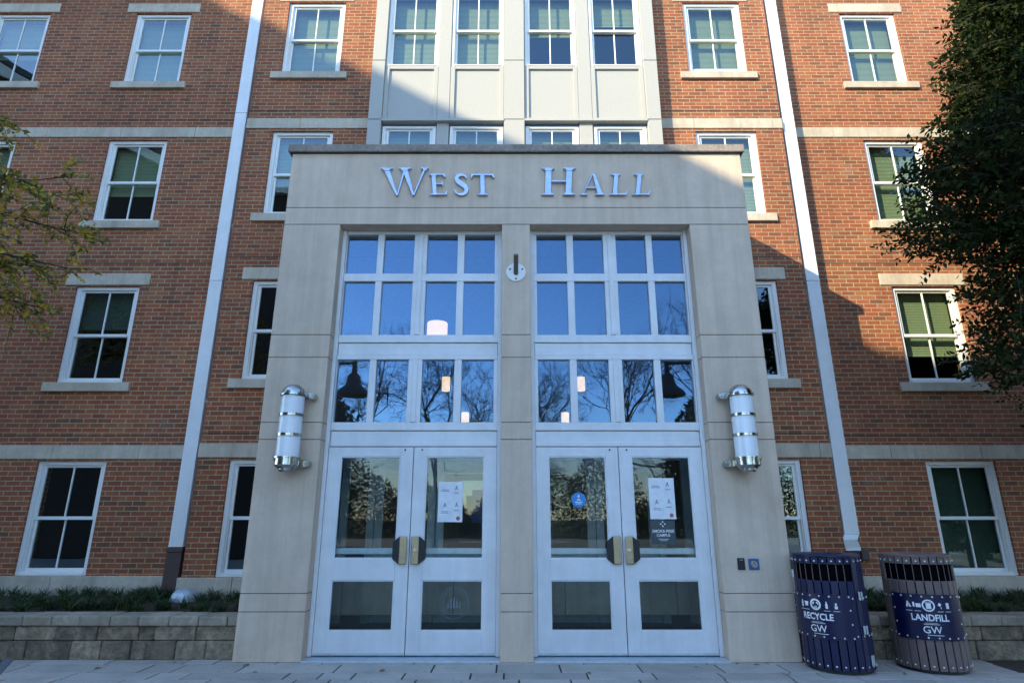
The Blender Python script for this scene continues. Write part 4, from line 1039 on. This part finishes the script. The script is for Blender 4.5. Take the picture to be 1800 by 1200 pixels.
for k, (x, y, h, lab) in enumerate(((-3.2, -21, 3.0, 'bare winter tree reflected in the left lower transom beside the lamp'), (-9.4, -27, 3.4, 'bare winter tree farthest left across the plaza'), (0.6, -28, 3.2, 'bare winter tree straight across the plaza from the entrance'), (4.6, -20, 2.9, 'bare winter tree reflected in the right lower transom beside the lamp'), (10.2, -25, 3.3, 'bare winter tree farthest right across the plaza'), (-1.2, -38, 3.6, 'tall bare tree behind the others across the plaza'))):
    t = thing('bare_tree', (x, y, 0), lab, 'tree', 'bare trees across the plaza')
    g = np.random.default_rng(40+k); mb = MB()
    mb.tube([(x, y, -.1), (x, y, .5), (x+.05, y, 1.9)], [.17, .13, .11], 8)
    branch(mb, Vector((x+.05, y, 1.85)), Vector((0, 0, 1)), h*0.98, .095, 7, g, .46)
    mb.build('trunk', M['bark'], t)
def bushy(x, y, h, rx, label, seed, cat='tree', n=5200, z0=0.6, name='evergreen_tree'):
    g = np.random.default_rng(seed)
    t = thing(name, (x, y, 0), label, cat)
    MB().tube([(x, y, -.1), (x, y, h*.5), (x, y, h*.9)], [.2, .14, .03], 8).build('trunk', M['bark'], t)
    n *= 3
    u = g.uniform(0, 1, n); a = g.uniform(0, 2*np.pi, n); z = z0 + (h-z0)*u
    rr = rx*np.sqrt(np.clip(1-(2*u*0.9-0.75)**2, 0.02, 1))*np.sqrt(g.uniform(.02, 1, n))*(0.8+.25*np.sin(a*3+z*1.7)+.15*np.sin(a*7-z*3))
    P = np.stack([x+np.cos(a)*rr, y+np.sin(a)*rr, z], 1); D = unit(g.normal(size=(n, 3))); U = unit(np.cross(D, g.normal(size=(n, 3))))
    leaf_cloud(P, D, U, g.uniform(.16, .3, n), g.uniform(.05, .085, n), M['leaffar'], 'crown', t)
bushy(16.5, -13.5, 11.5, 4.2, 'broad evergreen tree across the plaza reflected in the windows behind the bins', 61, n=9000)
bushy(12.5, -8.5, 11.0, 3.4, 'tall evergreen tree added right of the entrance to darken that side, seen only in reflection', 64, n=9000)  # out-of-view tree added to block skylight and darken the right side
bushy(6.9, -15.5, 5.6, 1.7, 'smaller evergreen tree across the plaza reflected beside the right lamp', 62, n=5000)
bushy(-7.2, -17.5, 6.2, 1.5, 'narrow evergreen tree across the plaza by the gabled building', 63, n=4500)
g_ = np.random.default_rng(77); n = 100000
P = np.stack([g_.uniform(-45, 45, n), g_.uniform(-52, -44, n), np.zeros(n)], 1)
hh = 4.6 + 1.6*np.sin(P[:, 0]*.31) + 1.2*np.sin(P[:, 0]*.83+1) + .6*np.sin(P[:, 0]*2.1)
P[:, 2] = hh*g_.uniform(-0.02, 1, n)**0.85; D = unit(g_.normal(size=(n, 3))); U = unit(np.cross(D, g_.normal(size=(n, 3))))
o = leaf_cloud(P, D, U, g_.uniform(.14, .28, n), g_.uniform(.05, .09, n), M['leaffar'], 'treeline', None); tag(o, 'far dark belt of trees across the lawn', 'treeline', kind='stuff')

def street_lamp(x, y, sg, label):
    t = thing('street_lamp', (x+sg*1.0, y, 0), label, 'street lamp', 'black bell lamps facing the entrance')
    px = x+sg*1.0
    MB().lathe([(.001, 0), (.2, 0), (.2, .12), (.12, .3), (.07, .5), (.055, 3.0), (.05, 5.0)], (px, y, 0), 16).build('pole', M['lampblack'], t, smooth=True, auto=40)
    MB().tube([(px, y, 4.72), (x, y, 4.72)], .035, 8).tube([(px, y, 4.2), (px-sg*.3, y, 4.5), (px-sg*.5, y, 4.71)], .018, 6).tube([(x, y, 4.9), (x, y, 4.5)], .05, 10).build('arm', M['lampblack'], t, smooth=True, auto=40)
    MB().lathe([(.001, 4.58), (.06, 4.57), (.06, 4.48), (.13, 4.42), (.155, 4.26), (.18, 4.20), (.30, 4.10), (.36, 4.02), (.365, 3.98), (.34, 3.98), (.29, 4.06), (.001, 4.1)], (x, y, 0), 32).build('lamp_shade', M['lampblack'], t, smooth=True, auto=40)
street_lamp(-3.55, -8.0, -1, 'black bell-shaded street lamp reflected in the first lower transom pane of the left doors')
street_lamp(3.5, -8.0, 1, 'black bell-shaded street lamp reflected in the last lower transom pane of the right doors')

# ------------------------------------------------------------------ a few dry leaves on the paving
r = random.Random(21)
dry = leaf_material('dry_leaf', [(0.0, (0.16, 0.09, 0.04)), (1.0, (0.30, 0.19, 0.08))], 0.8, 0.1)
first = None
for x, y in ((-2.55, -1.98), (-2.35, -2.25), (-1.2, -2.2), (0.7, -2.28), (1.75, -2.05), (2.35, -1.96), (2.5, -2.32), (3.55, -2.32), (-3.3, -1.86), (-3.9, -2.1), (4.35, -1.95)):
    if first is None:
        m_ = MB(); m_.quad((-.035, 0, .004), (-.012, -.02, .010), (.022, -.016, .006), (.04, .002, .012), (.018, .018, .007), (-.014, .02, .013))
        first = m_.build('fallen_leaf', dry); o = first
    else:
        o = first.copy(); col.objects.link(o)
    o.location = (x, y, 0.001); o.rotation_euler = (0, 0, r.uniform(0, 6.28)); q = r.uniform(0.6, 1.15); o.scale = (q, q, q)
    tag(o, 'small brown dry leaf lying on the paving', 'leaf', 'dry leaves scattered on the paving')
